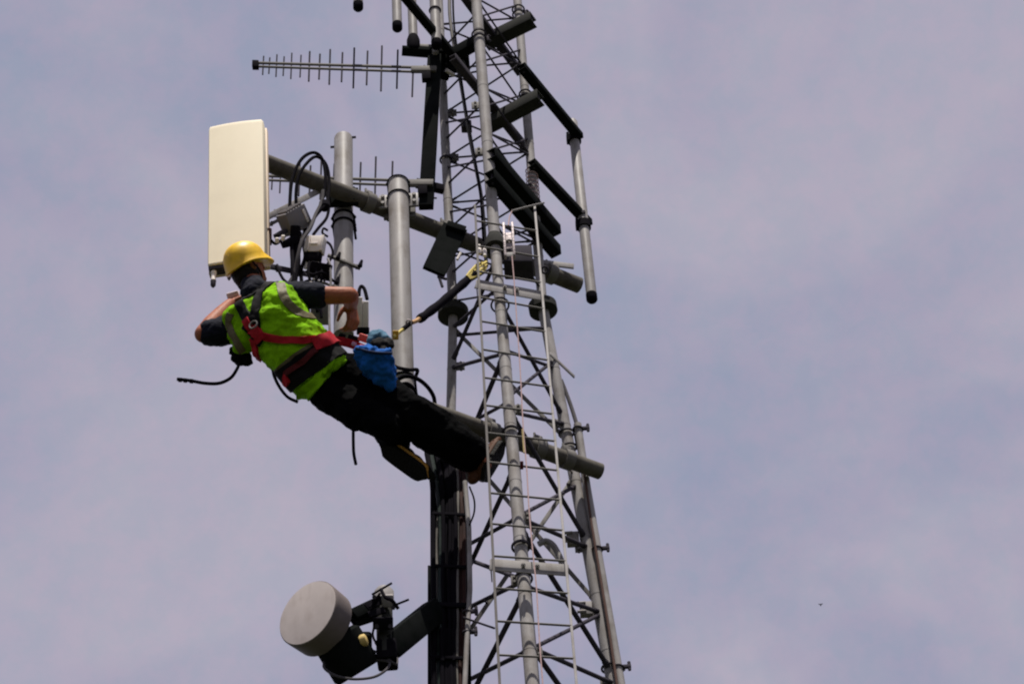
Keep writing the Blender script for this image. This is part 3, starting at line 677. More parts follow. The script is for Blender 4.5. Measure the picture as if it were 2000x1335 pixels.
# dark box round the upper section of the tower at the junction
tag(MB().box(at(888, 118, YB-0.12), RT, Vector((0, 1, 0)), Vector((0, 0, 1)), .10, .07, .06, .01).build('junction_block', DARK), 'dark blocky joint where the top beams cross left of the front leg', 'joint')
tag(MB().box(at(911, 247, YB-0.1), RT, Vector((0, 1, 0)), Vector((0, 0, 1)), .035, .03, .035, .006).build('junction_block', BRACE), 'small dark block on the bracing beside the dark channel', 'joint')
tag(MB().path(spline([at(878, -30, YB-.15), at(880, 45, YB-.15), at(903, 180, YB-.15), at(918, 270, YB-.15), at(930, 330, YB-.15), at(942, 400, YB-.13), at(950, 520, YB-.1)], 6), .012, 10).build('inner_conduit', GALVD), 'grey conduit running inside the upper tower between the legs', 'conduit')
tag(cable([(884, -20, YB-.2), (888, 60, YB-.2), (908, 200, YB-.2), (926, 300, YB-.2), (938, 380, YB-.18), (944, 470, YB-.15)], .007).build('feeder_cable', CABLE), 'thin black feeder following the grey conduit inside the upper tower', 'cable')
# hanging dark plate on the upper pipe
MP = thing('mounting_plate', at(868, 490, YB-.3), 'dark green tilted plate hanging on the upper pipe left of the tower', 'plate')
q4 = [at(866, 436, YB-.26), at(912, 452, YB-.22), at(868, 540, YB-.30), at(826, 522, YB-.34)]
nrm = (q4[1]-q4[0]).cross(q4[3]-q4[0]).normalized()
b = MB().rings([[q+nrm*.012 for q in q4], [q-nrm*.012 for q in q4]]); b.build('plate', DARK, MP)
MB().bar(at(872, 440, YB-.28), at(908, 452, YB-.25), .05, .05).build('top_clamp', DARK, MP)
m_ = MB().tube(at(893, 507, YB-.30), at(900, 494, YB-.30), .009, seg=8); m_.build('pin', WHITE, MP)
m_ = MB().tube(at(856, 536, YB-.3), at(864, 560, YB-.3), .009, seg=8); m_.tube(at(855, 540, YB-.3), at(872, 545, YB-.3), .009, seg=8); m_.build('bolt', BRACE, MP)
# clutter behind the anchor: connectors, clamp, coil
for px, py, lab in ((937, 488, 'left of two small white plugs by the yellow rope end'), (947, 492, 'right of two small white plugs by the yellow rope end')):
    tag(MB().lathe(at(px, py+8, YF-.1), Vector((0, 0, 1)), [(0, .011), (.05, .012), (.065, .008), (.08, .008)], 12).build('plug', WHITE), lab, 'plug')
tag(MB().box(at(1012, 512, YF+.25), RT, Vector((0, 1, 0)), Vector((0, 0, 1)), .09, .08, .075, .01).build('clamp_block', BRACE), 'dark clamp block behind the silver bracket between the legs', 'clamp')
tag(MB().torus(at(1064, 527, YB-.14), FW, .02, .007).build('ring_bolt', BRACE), 'small dark ring bolt beside the right ladder rail', 'ring')
for px, py, lab in ((1098, 713, 'upper pale flat strip poking out right of the tower leg'), (1120, 922, 'lower pale flat strip across the right tower leg')):
    o = 24; a = at(px-o, py-o*0.95, YB-.05); b_ = at(px+o, py+o*0.95, YB+.12)
    tag(MB().bar(a, b_, .008, .028).build('flat_strip', GALV), lab, 'strip')
tag(MB().path(spline([at(1052, 1062, YB), at(1066, 1056, YB), at(1080, 1064, YB), at(1092, 1085, YB), at(1100, 1105, YB)], 5), .018, 10).build('bent_tube', GALV), 'bent pale tube behind the lower ladder bracket', 'tube')
for py, lab in ((1053, 'upper pale clamp on the inner side of the right leg'), (1190, 'lower pale clamp on the inner side of the right leg')):
    p = legpt('R', py)+Vector((-pm(26, legpt('R', py)), -.01, 0)); m_ = MB().box(p, Vector((1, 0, 0)), Vector((0, 1, 0)), Vector((0, 0, 1)), .035, .02, .045, .005)
    for dz in (-.03, .03): m_.tube(p+Vector((-.05, -.025, dz)), p+Vector((.0, -.025, dz)), .009, seg=6)
    tag(m_.build('leg_clamp', GALV), lab, 'clamp')

# ------------------------------------------------------------------ conduits beside the legs
def conduit(pts_, r, label, clamps, mtl, cr):
    P = [at(*p) for p in pts_]; d = P[-1]-P[-2]; P.append(P[-1]+d*((P[-1].z-.2)/-d.z))
    t = thing('conduit', P[-1], label, 'conduit', 'conduits strapped beside the tower legs')
    MB().path(P, r, 12).build('tube', mtl, t)
    for px, py, Y in clamps:
        c = at(px, py, Y); m_ = MB().torus(c, Vector((0.1, 0, 1)), r+.005, .006); m_.bar(c+Vector((r, -.005, 0)), c+Vector((r+.045, -.005, 0)), .02, .02)
        m_.tube(c+Vector((r+.035, -.005, -.025)), c+Vector((r+.035, -.005, .03)), .009, seg=6); m_.build('strap', BRACE, t)
conduit([(1128, 828, YB+.02), (1146, 950, YB+.03), (1170, 1090, YB+.05), (1213, 1335, YB+.08)], pm(8, at(1150, 1000, YB)), 'pale conduit strapped along the outside of the right tower leg', [(1129, 838, YB+.02), (1167, 1072, YB+.05), (1208, 1303, YB+.08)], GALV, 0)
conduit([(1138, 900, YB+.0), (1155, 1020, YB+.02), (1188, 1220, YB+.04), (1205, 1335, YB+.05)], pm(2.6, at(1150, 1000, YB)), 'thin brown pipe between right leg and pale conduit', [], mat('rust_pipe', (.10, .055, .045), .7, 0, .3, 20), 0)
tag(cable([(1096, 742, YB+.05), (1104, 762, YB+.05), (1116, 795, YB+.04), (1127, 830, YB+.02)], .012).build('conduit_lead', CABLEG), 'grey lead bending into the top of the right hand conduit', 'cable')
conduit([(908, 940, YF+.02), (916, 1030, YF+.02), (918, 1150, YF+.0), (912, 1250, YF-.01), (908, 1335, YF-.02)], pm(5, at(915, 1150, YF)), 'pale conduit at the right edge of the black feeder cables', [(912, 1195, YF), (911, 1235, YF)], GALV, 0)

# ------------------------------------------------------------------ feeder cable bundle
FB = thing('feeder_bundle', at(878, 1335, YF+.1), 'thick bundle of black feeder cables strapped down the left side of the tower', 'cable bundle')
random.seed(3)
nC = 11
for row in range(2):
    for i in range(nC-row):
        x_ = 848 + (i+row*.5)*5.9; Yc = YF+.05+row*.05+random.uniform(-.012, .012)
        top = 930+random.uniform(-10, 10)
        P = [at(x_-8+random.uniform(-5, 5), 826, Yc+.16), at(x_-10+random.uniform(-3, 3)+(-6 if i < 4 else 3), 872, Yc+.10), at(x_-2+random.uniform(-2, 2)-(4 if i < 4 else 0), top, Yc+.04), at(x_+random.uniform(-2, 2), 990, Yc)]
        for py in (1060, 1140, 1220, 1290, 1340): P.append(at(x_-(py-990)*.004+random.uniform(-1.8, 1.8), py, Yc+random.uniform(-.01, .01)))
        d = Vector((0, 0, -1)); P.append(Vector((P[-1].x-.05, P[-1].y, 4.0))); P.append(Vector((P[-1].x-.03, P[-1].y, .1)))
        r = random.choice((.0095, .012, .0135)); pale = (row == 0 and i in (1, 8)) 
        mtl = GALVD if pale else (mat('rusty_jacket', (.035, .014, .012), .7, 0, .3, 20) if (row == 0 and i in (9, 10)) else (CABLE if random.random() < .8 else mat('green_jacket', (.016, .024, .022), .4, 0, .3, 20)))
        MB().path(spline(P, 4), r if not pale else .007, 8).build('cable', mtl, FB)
for py in (1003, 1105, 1180, 1283):
    a, b_ = at(841, py, YF+.04), at(912, py+3, YF+.04)
    MB().bar(a+Vector((0, -.005, 0)), b_+Vector((0, -.005, 0)), .012, .02 if py != 1180 else .03).build('strap', BLACK, FB)
bk = MB().bar(at(846, 925, YF+.13), at(843, 1345, YF+.13)-Vector((0, 0, .3)), .03, .02, Vector((0, 1, 0)))
for x0, y0, y1_ in ((838, 1105, 1345), (846, 985, 1110)): bk.bar(at(x0, y0, YF+.08), at(x0, y1_, YF+.08), .014, .02, Vector((0, 1, 0)))
bk.build('cable_tray', DARK, FB)
pl = MB().bar(at(876, 862, YF+.22), at(878, 1345, YF+.14)-Vector((0, 0, .3)), .21, .01, Vector((0, 1, 0))); pl.build('tray_back', DARK, FB)
tag(cable([(917, 950, YF), (926, 975, YF-.02), (926, 1000, YF-.02), (917, 1025, YF)], .005).build('drip_loop', CABLE), 'thin black cable loop right of the feeder bundle near its top', 'cable')
tag(cable([(915, 1192, YF), (932, 1178, YF-.03), (944, 1172, YF-.05), (952, 1178, YF-.05)], .005).build('wire_tail', CABLE), 'thin curled wire tail by the lower clamp of the feeder bundle', 'wire')
tag(MB().tube(at(905, 1205, YF-.03), at(966, 1226, YF-.06), .006, seg=8).build('threaded_rod', BRACE), 'dark threaded rod poking right from the feeder bundle', 'rod')

# ------------------------------------------------------------------ microwave dish
YD = YF-.52
dc = at(601, 1196, YD); nrm = (-FW*.64 + (-RT*.74+UP*.67)*.77); nrm.z *= .6; nrm.normalize()
Rd = pm(71, dc)
DS = thing('microwave_dish', dc-nrm*.2, 'round grey drum shaped microwave dish at lower left of the tower', 'dish antenna')
MB().lathe(dc, nrm, [(-.135, Rd*.93), (-.13, Rd*.97), (-.02, Rd), (-.004, Rd), (0, Rd*.985)], 48).build('shroud', DISHS, DS)
MB().lathe(dc, nrm, [(-.002, Rd*.975), (.003, Rd*.97), (.008, Rd*.6), (.010, .001)], 48).build('face', DISHF, DS, 60)
back = dc-nrm*.135
MB().lathe(back, -nrm, [(0, Rd*.92), (.03, Rd*.75), (.05, Rd*.42), (.10, Rd*.38), (.13, Rd*.38)], 32).build('hub', DARK, DS)
oc = at(676, 1262, YD+.18)
ou = at(690, 1290, YD+.2)
MB().lathe(at(655, 1240, YD+.14), (at(684, 1288, YD+.22)-at(655, 1240, YD+.14)), [(0, .10), (.02, .125), (.20, .125), (.22, .11), (.22, .02)], 24).build('radio_housing', DARK, DS)
MB().box(at(700, 1262, YD+.22), RT, FW, UP, .065, .06, .07, .015).build('radio_end', DARK, DS)
MB().lathe(at(704, 1252, YD+.12), (RT*.8+UP*.3), [(0, .03), (.015, .032), (.03, .03), (.035, .02)], 20).build('yellow_cap', BRASS, DS)
m_ = MB().bar(at(688, 1202, YD+.14), at(735, 1180, YD+.2), .05, .06); m_.bar(at(690, 1215, YD+.16), at(735, 1200, YD+.22), .03, .05); m_.build('tilt_bracket', DARK, DS)
pa, pb = upright(751, 1150, 1278, YD+.22); rp = pm(16, pa)
ST = thing('stub_mast', pb, 'short grey stub mast with bolts that holds the dish', 'mast')
MB().lathe(pb, Vector((0, 0, 1)), [(0, rp*.9), (0, rp), ((pa-pb).z-.02, rp), ((pa-pb).z, rp*.8)], 24).build('tube', BEAMG, ST)
MB().lathe(pa-Vector((0, 0, .10)), Vector((0, 0, 1)), [(0, rp+.002), (0, rp*1.2), (.08, rp*1.2), (.10, rp*.9)], 24).build('collar', GALV, ST)
for a, b_ in (((727, 1160), (765, 1138)), ((768, 1182), (798, 1170)), ((722, 1185), (742, 1158))):
    MB().tube(at(*a, YD+.10), at(*b_, YD+.12), .006, seg=8).build('threaded_bolt', BLACK, ST)
m_ = MB().bar(at(716, 1186, YD+.12), at(748, 1168, YD+.13), .012, .05); m_.bar(at(720, 1200, YD+.12), at(752, 1190, YD+.13), .012, .04); m_.build('strap_plate', BLACK, ST)
MB().box(at(757, 1172, YD+.14), RT, FW, UP, .03, .03, .032, .008).build('clamp', GALV, ST); MB().box(at(748, 1216, YD+.14), RT, FW, UP, .05, .02, .03, .006).build('clamp', BLACK, ST)
for px_, py_ in ((731, 1165), (768, 1186), (736, 1222), (762, 1222)): MB().tube(at(px_, py_, YD+.07), at(px_, py_, YD+.12), .012, seg=6).build('nut', BRACE, ST)
m_ = MB().path(spline([at(744, 1150, YD+.1), at(752, 1165, YD+.08), at(766, 1172, YD+.08), at(778, 1188, YD+.1)], 5), .009, 8); m_.build('u_bolt', BLACK, ST)
z_ = at(790, 1238, YD+.3).z
da = at(756, 1268, YD+.24); db = at(850, 1192, YF+.06); DA = thing('box_beam', lerp(da, db, .5), 'dark box arm between the dish stub mast and the feeder bundle', 'arm')
MB().bar(da, db, .09, .125).build('beam', DARK, DA)
MB().bar(da-Vector((0.02, 0, .07)), lerp(da, db, .55)-Vector((0, 0, .075)), .06, .02).build('foot_plate', BLACK, DA)
MB().box(da-Vector((.0, 0, .03)), Vector((1, 0, 0)), Vector((0, 1, 0)), Vector((0, 0, 1)), .05, .06, .06, .01).build('end_clamp', BLACK, DA)
tag(cable([(633, 1292, YD+.15), (634, 1304, YD+.12), (655, 1318, YD+.1), (690, 1325, YD+.1), (730, 1321, YD+.12), (755, 1306, YD+.16), (760, 1292, YD+.2), (740, 1288, YD+.2), (718, 1284, YD+.2)], .0068).build('dish_cable', CABLEG), 'grey cable hanging in a loop below the dish', 'cable')
tag(cable([(722, 1268, YD+.2), (735, 1272, YD+.2), (750, 1280, YD+.2), (766, 1292, YD+.2), (775, 1296, YD+.22), (776, 1284, YD+.24)], .006).build('dish_cable', CABLEG), 'short grey cable from dish radio to the arm end', 'cable')
tag(cable([(730, 1226, YD+.16), (728, 1238, YD+.14), (732, 1250, YD+.14), (740, 1256, YD+.17)], .006).build('dish_cable', CABLE), 'small black cable loop between dish radio and stub mast', 'cable')

# ------------------------------------------------------------------ the worker
def organic(name, mb, voxel, smooth, material, parent=None, disp=None):
    me = mb.mesh(name+'_raw'); o = bpy.data.objects.new(name+'_raw', me); COL.objects.link(o)
    md = o.modifiers.new('r', 'REMESH'); md.mode = 'VOXEL'; md.voxel_size = voxel
    sm = o.modifiers.new('s', 'SMOOTH'); sm.factor = .5; sm.iterations = smooth
    for st, sc in (disp or []):
        tx = bpy.data.textures.new('folds', 'CLOUDS'); tx.noise_scale = sc; tx.noise_depth = 2
        dm = o.modifiers.new('d', 'DISPLACE'); dm.texture = tx; dm.strength = st; dm.mid_level = .5; dm.texture_coords = 'GLOBAL'
    bpy.context.view_layer.update()
    dg = bpy.context.evaluated_depsgraph_get(); ev = o.evaluated_get(dg)
    me2 = bpy.data.meshes.new_from_object(ev, depsgraph=dg); me2.name = name
    bpy.data.objects.remove(o); bpy.data.meshes.remove(me)
    world = BVHTree.FromPolygons([v.co.copy() for v in me2.vertices], [tuple(p.vertices) for p in me2.polygons])
    ob = link(name, me2, material, parent, 180)
    return ob, world
YH = 9.02                                                   # distance of the worker's back
def A(px, py, dy=0.0): return at(px, py, YH+dy)
def loft(mb, rows, grow=1.0, seg=28):                       # rows: centre px, py, dy, half width px (along the torso's width), half depth m, width direction
    R = []
    for px, py, dy, hw, hd, wd in rows:
        c = A(px, py, dy); wv = (RT*wd[0]-UP*wd[1]).normalized(); dv = (FW-wv*FW.dot(wv)).normalized()
        a = pm(hw, c)+grow; b = hd+grow
        R.append([c+wv*a*math.copysign(abs(math.cos(t))**.85, math.cos(t))+dv*b*math.copysign(abs(math.sin(t))**.85, math.sin(t)) for t in [2*math.pi*i/seg for i in range(seg)]])
    return mb.rings(R)
WD = (.79, -.61)
TORSO = [(494, 566, -0.100, 24, 0.055, (.9, -.44)), (500, 576, -0.109, 48, 0.075, (.86, -.5)), (506, 590, -0.106, 58, 0.098, (.84, -.54)), (522, 614, -0.082, 60, 0.130, (.80, -.6)), (546, 642, -0.035, 60, 0.135, WD), (572, 672, 0.003, 58, 0.133, WD), (598, 702, 0.050, 55, 0.127, WD), (626, 730, 0.098, 56, 0.118, WD), (650, 752, 0.135, 46, 0.090, WD), (664, 762, 0.150, 24, 0.050, WD)]
SHR, ELR, WRR = A(550, 577, -.08), A(683, 577, -.07), A(686, 597, .15)
SHL, ELL, WRL = A(466, 642, .03), A(397, 652, -.01), A(449, 594, .08)
HIPR, KNR, ANR = A(676, 735, .14), A(806, 812, .20), A(927, 890, .42)
HIPL, KNL, ANL = A(640, 765, .12), A(748, 828, .14), A(782, 868, .40)
HC = A(482, 523, -.09)                                       # head centre
hup = (UP*.88-RT*.36+FW*.16).normalized(); hfw = (RT*.72+FW*.62+UP*.2); hfw = (hfw-hup*hfw.dot(hup)).normalized(); hsd = hfw.cross(hup).normalized()
body = MB()
loft(body, TORSO, -.012)
body.caps([A(496, 572, -.09), HC-hup*.06], [.058, .056])
body.ball(HC, (.076, .094, .108), (hsd, hfw, hup)); body.ball(HC-hup*.055+hfw*.028, (.058, .066, .062), (hsd, hfw, hup))
body.ball(HC-hup*.015+hfw*.098, (.012, .018, .022), (hsd, hfw, hup)); body.ball(HC-hup*.022+hfw*.105, .012)       # nose
body.ball(HC-hup*.085+hfw*.078, (.024, .018, .018), (hsd, hfw, hup))                                              # chin
body.ball(HC-hup*.055+hfw*.090, (.022, .010, .007), (hsd, hfw, hup)); body.ball(HC+hup*.022+hfw*.088, (.045, .012, .010), (hsd, hfw, hup))  # mouth, brow
for sg in (1, -1):
    body.ball(HC+hsd*sg*.078-hup*.008-hfw*.005, (.012, .022, .034), (hsd, hfw, hup))                              # ears
    body.ball(HC+hsd*sg*.03+hup*.004+hfw*.085, .012)                                                              # eyes
body.caps([SHR, lerp(SHR, ELR, .45), lerp(SHR, ELR, .8), ELR, lerp(ELR, WRR, .3), lerp(ELR, WRR, .7), WRR], [.058, .054, .050, .048, .050, .042, .034])
body.caps([SHL, lerp(SHL, ELL, .6), ELL, lerp(ELL, WRL, .3), lerp(ELL, WRL, .7), WRL], [.057, .052, .050, .054, .045, .033])
def hand(wr, fwd, palm, side, mb, curl=1.0, k=1.0):         # fwd along the hand, palm = the way the palm faces, side = towards the thumb
    fwd = fwd.normalized(); palm = (palm-fwd*palm.dot(fwd)).normalized(); s_ = fwd.cross(palm).normalized(); s_ = s_ if s_.dot(side) > 0 else -s_
    for i in range(4):
        o = (1.5-i)*.020*k; mb.caps([wr+s_*o*.5, wr+fwd*.085*k+s_*o], [.017*k, .0125*k], 10)
    for i, L in enumerate((.92, 1.0, .95, .76)):
        o = (1.5-i)*.0205*k; p = wr+fwd*.088*k+s_*o; a = 0; P = [p]
        for L2, da in ((.042, .45), (.027, .75), (.021, .55)):
            a += da*curl*(1+.12*i); P.append(P[-1]+(fwd*math.cos(a)+palm*math.sin(a))*L2*L*k)
        mb.caps(P, [.0105*k, .0095*k, .0085*k, .0072*k], 8)
    P = [wr+fwd*.022*k+s_*.026*k]
    for L2, d in ((.040, fwd*.55+s_*.75+palm*.25), (.032, fwd*.85+s_*.25+palm*.5), (.026, fwd*.75-s_*.15+palm*.7)): P.append(P[-1]+d.normalized()*L2*k)
    mb.caps(P, [.015*k, .0125*k, .0105*k, .008*k], 8)
hand(WRR, (A(690, 628, .17)-WRR), FW*.55-RT*.6, UP-RT*.6, body, 1.15, 1.18)
hand(WRL, (A(474, 566, .22)-WRL), FW*.8+RT*.3, UP-RT*.4, body, .9)
body.caps([HIPR, KNR, ANR], [.085, .056, .042]); body.caps([HIPL, KNL, ANL], [.085, .056, .042])
body.caps([ANR, A(950, 908, .45)], [.042, .03]); body.caps([ANL, A(790, 888, .39)], [.042, .03])
PE = thing('person', A(668, 766, .15), 'worker in yellow hard hat and lime vest leaning back from the tower on a lanyard', 'person')
bo, bvb = organic('body', body, .0065, 3, SKIN, PE)

# clothing
sh = MB(); loft(sh, TORSO[1:7], .0)
sh.caps([SHR-(ELR-SHR)*.05, lerp(SHR, ELR, .30), lerp(SHR, ELR, .52)], [.080, .080, .074]); sh.ball(A(574, 598, -.02), .082); sh.caps([A(500, 574, -.09), A(494, 562, -.09)], [.085, .074]); sh.caps([SHL+(SHL-ELL)*.1, lerp(SHL, ELL, .45), lerp(SHL, ELL, .78)], [.084, .084, .078])
so_, bvs = organic('shirt', sh, .009, 4, SHIRT, PE, [(.020, .06), (.008, .025)])
ve = MB(); loft(ve, TORSO[1:7] + [(626, 732, .10, 58, .130, WD), (633, 741, .115, 57, .130, WD)], .022)
ve.caps([A(542, 576, -.09), A(520, 582, -.08)], [.070, .085]); ve.caps([A(455, 624, -.05), A(482, 612, -.08)], [.062, .085]); ve.caps([A(455, 624, -.05), A(472, 672, .0)], [.062, .06])
vo, bvv = organic('vest', ve, .009, 4, VEST, PE, [(.042, .08), (.016, .035)])
tr = MB(); loft(tr, [(612, 716, .09, 50, .110, WD)] + TORSO[7:], .012)
tr.caps([HIPR, lerp(HIPR, KNR, .5), KNR, lerp(KNR, ANR, .35), lerp(KNR, ANR, .9)], [.134, .128, .118, .128, .108])
tr.caps([HIPL, lerp(HIPL, KNL, .5), KNL, lerp(KNL, ANL, .5), lerp(KNL, ANL, .85)], [.110, .105, .092, .088, .078])
tr.caps([A(676, 742, .12), A(735, 770, .17)], [.11, .115])
to_, bvt = organic('trousers', tr, .011, 4, TROUS, PE, [(.050, .11), (.014, .045)])

# boots
def boot(ank, heel, toe, up, mtl, k=1.0, welt=TAN):
    f = (toe-heel).normalized(); up = (up-f*up.dot(f)).normalized(); s_ = f.cross(up); L = (toe-heel).length; m_ = MB()
    for t, wd, ht in ((.04, .034, .036), (.2, .040, .05), (.42, .042, .046), (.64, .048, .036), (.84, .045, .028), (.95, .032, .022)):
        m_.ball(heel+f*L*t+up*(.022+ht), (wd, .06, ht), (s_, f, up))
    m_.caps([heel+f*L*.2+up*.07, lerp(heel+f*L*.2+up*.08, ank, 1.0)], [.052, .056])
    bt, _ = organic('boot', m_, .008, 4, mtl, PE)
    def outline(g, h):
        O = []
        for i in range(36):
            t = 2*math.pi*i/36; u_ = .5-.5*math.cos(t); wd = .030+.020*math.sin(math.pi*min(1, u_*.62+.22))**1.5 if u_ < .55 else .050-.022*max(0, (u_-.72)/.28)**2
            wd = (wd+g)*min(1, (math.sin(math.pi*min(.999, max(.001, u_)))*2.6))
            O.append(heel+f*L*(u_*1.04-.02)+s_*wd*(1 if t < math.pi else -1)+up*h)
        return O
    MB().rings([outline(.004, -.006), outline(.006, 0), outline(.006, .016), outline(.003, .022)]).build('sole', SOLE, bt)
    MB().rings([outline(.008, .017), outline(.010, .020), outline(.010, .036), outline(.004, .044)]).build('welt', welt, bt)
    return bt
boot(ANL, A(745, 872, .30), A(832, 934, .40), RT*.50+UP*.30+FW*.75, SOLE)
boot(ANR, A(944, 936, .46), A(986, 866, .50), -RT*.75-UP*.35-FW*.35, BROWN, welt=BROWN)
# hat, hair
dome = []
def hatring(h, g):
    R = []
    for i in range(40):
        t = 2*math.pi*i/40; c_, s__ = math.cos(t), math.sin(t)
        q = max(0, 1-(h/.134)**2.4)**.46 if h < .134 else .0
        R.append(HC+hup*(.020+h)+hfw*(c_*(.128*q+g)+.004)+hsd*s__*(.104*q+g))
    return R
ht = MB(); prof = [(-.01, .003), (.0, .002), (.03, .0), (.06, 0), (.085, 0), (.105, 0), (.118, 0), (.128, 0), (.1329, 0)]
def brim(h, g):
    R = []
    for i in range(40):
        t = 2*math.pi*i/40; c_, s__ = math.cos(t), math.sin(t); pk = max(0, c_)**2.2; bk = max(0, -c_)**2
        R.append(HC+hup*(.010+h-.012*pk-.022*bk)+hfw*(c_*(.130+g+.040*pk*(g > 0))+.004)+hsd*s__*(.106+g))
    return R
ht.rings([brim(-.004, -.006), brim(-.006, .002), brim(-.001, .007), brim(.006, .005), brim(.012, .0005)] + [hatring(h, g) for h, g in prof[2:]])
ho = ht.build('hard_hat', HELM, PE, 60)
rb = MB()
for sg in (-1, 0, 1):
    P = []
    for i in range(15):
        a_ = math.radians(28+124*i/14); rr_ = .129-abs(sg)*.002
        P.append(HC+hup*(.020+math.sin(a_)*rr_*(1-.06*abs(sg)))+hfw*(math.cos(a_)*rr_+.004)+hsd*sg*.030)
    rb.path(P, .0045, 8)
rb.build('hat_ridge', HELM, ho)
MB().path(spline([HC+hup*.0+hsd*.102-hfw*.02, HC-hup*.06+hsd*.082+hfw*.02, HC-hup*.105+hfw*.05, HC-hup*.06-hsd*.082+hfw*.02, HC-hsd*.102-hfw*.02], 6), .006, 6).build('chin_strap', BLKW, ho)
ha = MB(); ha.ball(HC-hfw*.014-hup*.008, (.083, .092, .106), (hsd, hfw, hup)); ha.ball(HC-hfw*.045-hup*.045, (.066, .056, .060), (hsd, hfw, hup)); ha.ball(HC-hfw*.040-hup*.085, (.060, .050, .05), (hsd, hfw, hup))
organic('hair', ha, .008, 2, HAIR, PE, [(.010, .02)])

# ribbons that lie on the clothes: points are aimed at the worker's back and land on the cloth
def hit(px, py, trees):
    d = ray(px, py).normalized(); best = None
    for t in trees:
        h = t.ray_cast(CP, d)
        if h[0] is not None and (best is None or h[3] < best[2]): best = (h[0], h[1], h[3])
    return best
def ribbon(pts_, width, material, name, trees, lift=.006, thick=.004, n=7, parent=PE):
    q = spline([Vector((x, y, 0)) for x, y in pts_], n); C = []
    for p in q:
        h = hit(p.x, p.y, trees)
        if h: C.append((h[0], h[1] if h[1].dot(FW) < 0 else -h[1]))
    if len(C) < 3: return None
    for _ in range(3): C = [C[0]] + [((C[i-1][0]+C[i][0]*2+C[i+1][0])/4, (C[i-1][1]+C[i][1]*2+C[i+1][1]).normalized()) for i in range(1, len(C)-1)] + [C[-1]]
    R = []
    for i, (p, nr) in enumerate(C):
        t = (C[min(i+1, len(C)-1)][0]-C[max(i-1, 0)][0]).normalized(); nr = (nr-t*nr.dot(t)).normalized(); s_ = t.cross(nr)
        row = []
        for u_ in (-1, -.5, 0, .5, 1):
            e = p+s_*u_*width/2; best = None
            for tr__ in trees:
                h = tr__.ray_cast(e+nr*.06, -nr, .11)
                if h[0] is not None and (best is None or h[3] < best[1]): best = (h[0], h[3])
            row.append((best[0] if best else e)+nr*lift)
        R.append(row+[x_-nr*(thick+lift) for x_ in row[::-1]])
    return MB().rings(R).build(name, material, parent, 50)
TT = [bvv, bvs, bvt]
ribbon([(548, 553), (553, 575), (566, 596), (588, 612), (612, 617)], .050, REFL, 'reflective_band', [bvv, bvs])
ribbon([(449, 612), (446, 632), (456, 656), (474, 688), (498, 716)], .042, REFL, 'reflective_band', [bvv])
ribbon([(532, 738), (560, 712), (590, 690), (640, 660)], .048, REFL, 'reflective_band', [bvv])
hn = bpy.data.objects.new('harness', None); COL.objects.link(hn); hn.parent = PE
ribbon([(466, 590), (474, 606), (486, 624), (500, 642)], .055, BLKW, 'shoulder_strap', TT, .012, parent=hn)
ribbon([(528, 553), (508, 574), (500, 600), (499, 625), (502, 645)], .052, BLKW, 'shoulder_strap', TT, .012, parent=hn)
ribbon([(462, 588), (480, 582), (500, 572), (522, 556)], .035, BLKW, 'collar_strap', TT, .010, parent=hn)
ribbon([(478, 634), (492, 648), (502, 660), (512, 670)], .050, BLKW, 'dorsal_pad', TT, .014, parent=hn)
ribbon([(482, 624), (490, 640), (500, 655)], .042, REDW, 'dorsal_pad', TT, .019, parent=hn)
ribbon([(496, 640), (506, 652), (514, 664)], .060, REDW, 'dorsal_pad', TT, .022, parent=hn)
ribbon([(512, 655), (540, 662), (580, 664), (615, 662), (645, 664)], .040, REDW, 'back_strap', TT, .014, parent=hn)
ribbon([(494, 660), (500, 680), (506, 700), (514, 716)], .040, REDW, 'back_strap', TT, .014, parent=hn)
ribbon([(552, 748), (576, 728), (604, 708), (634, 690), (656, 674)], .135, BLKW, 'waist_pad', TT, .020, .01, parent=hn)
ribbon([(562, 730), (590, 706), (618, 686)], .030, mat('dark_red_webbing', (.09, .012, .014), .8, 0, .3, 50), 'waist_belt', TT, .032, parent=hn)
ribbon([(556, 738), (562, 742), (568, 738)], .05, REDW, 'side_tab', TT, .034, parent=hn)
ribbon([(612, 674), (630, 668), (648, 664)], .075, REDW, 'side_pad', TT, .036, parent=hn)
ribbon([(588, 780), (612, 758), (632, 728), (645, 702)], .062, VEST, 'vest_hem', TT, .016, .01)
h_ = hit(496, 634, TT); MB().torus(h_[0]-FW*.03, (h_[1]+UP*.6).normalized(), .024, .005).build('d_ring', GALVD, hn)
c = at(648, 664, YH-.02); MB().torus(c, FW, .022, .005).build('d_ring', ALU, hn)
# belt tools on the far hip
for px, py, w_, mtl, nm in ((674, 668, .030, mat('coral_tool_grip', (.62, .11, .09), .5, 0, .2, 20), 'tool_grip'), (710, 660, .028, MATS['coral_tool_grip'], 'tool_grip'), (711, 684, .034, MATS['coral_tool_grip'], 'tool_grip'), (693, 672, .018, mat('pink_tag', (.62, .36, .55), .6, 0, .1, 20), 'tag'), (690, 664, .034, BLKW, 'belt_loop'), (668, 656, .020, BLKW, 'buckle')):
    p = A(px, py, .07 if nm != 'belt_loop' else .11); MB().box(p, (RT*.9-UP*.3).normalized(), FW, (UP*.9+RT*.3).normalized(), w_, .02, w_*.75, .008).build(nm, mtl, hn)
m_ = MB(); P = spline([A(644, 664, -.01), A(664, 666, .03), (A(688, 672, .06)), A(712, 682, .06)], 5); R_ = []
for i, p in enumerate(P):
    t = (P[min(i+1, len(P)-1)]-P[max(i-1, 0)]).normalized(); w_ = FW.cross(t).normalized()*.024; R_.append([p+w_, p-w_, p-w_+FW*.006, p+w_+FW*.006])
m_.rings(R_).build('waist_belt', REDW, hn)

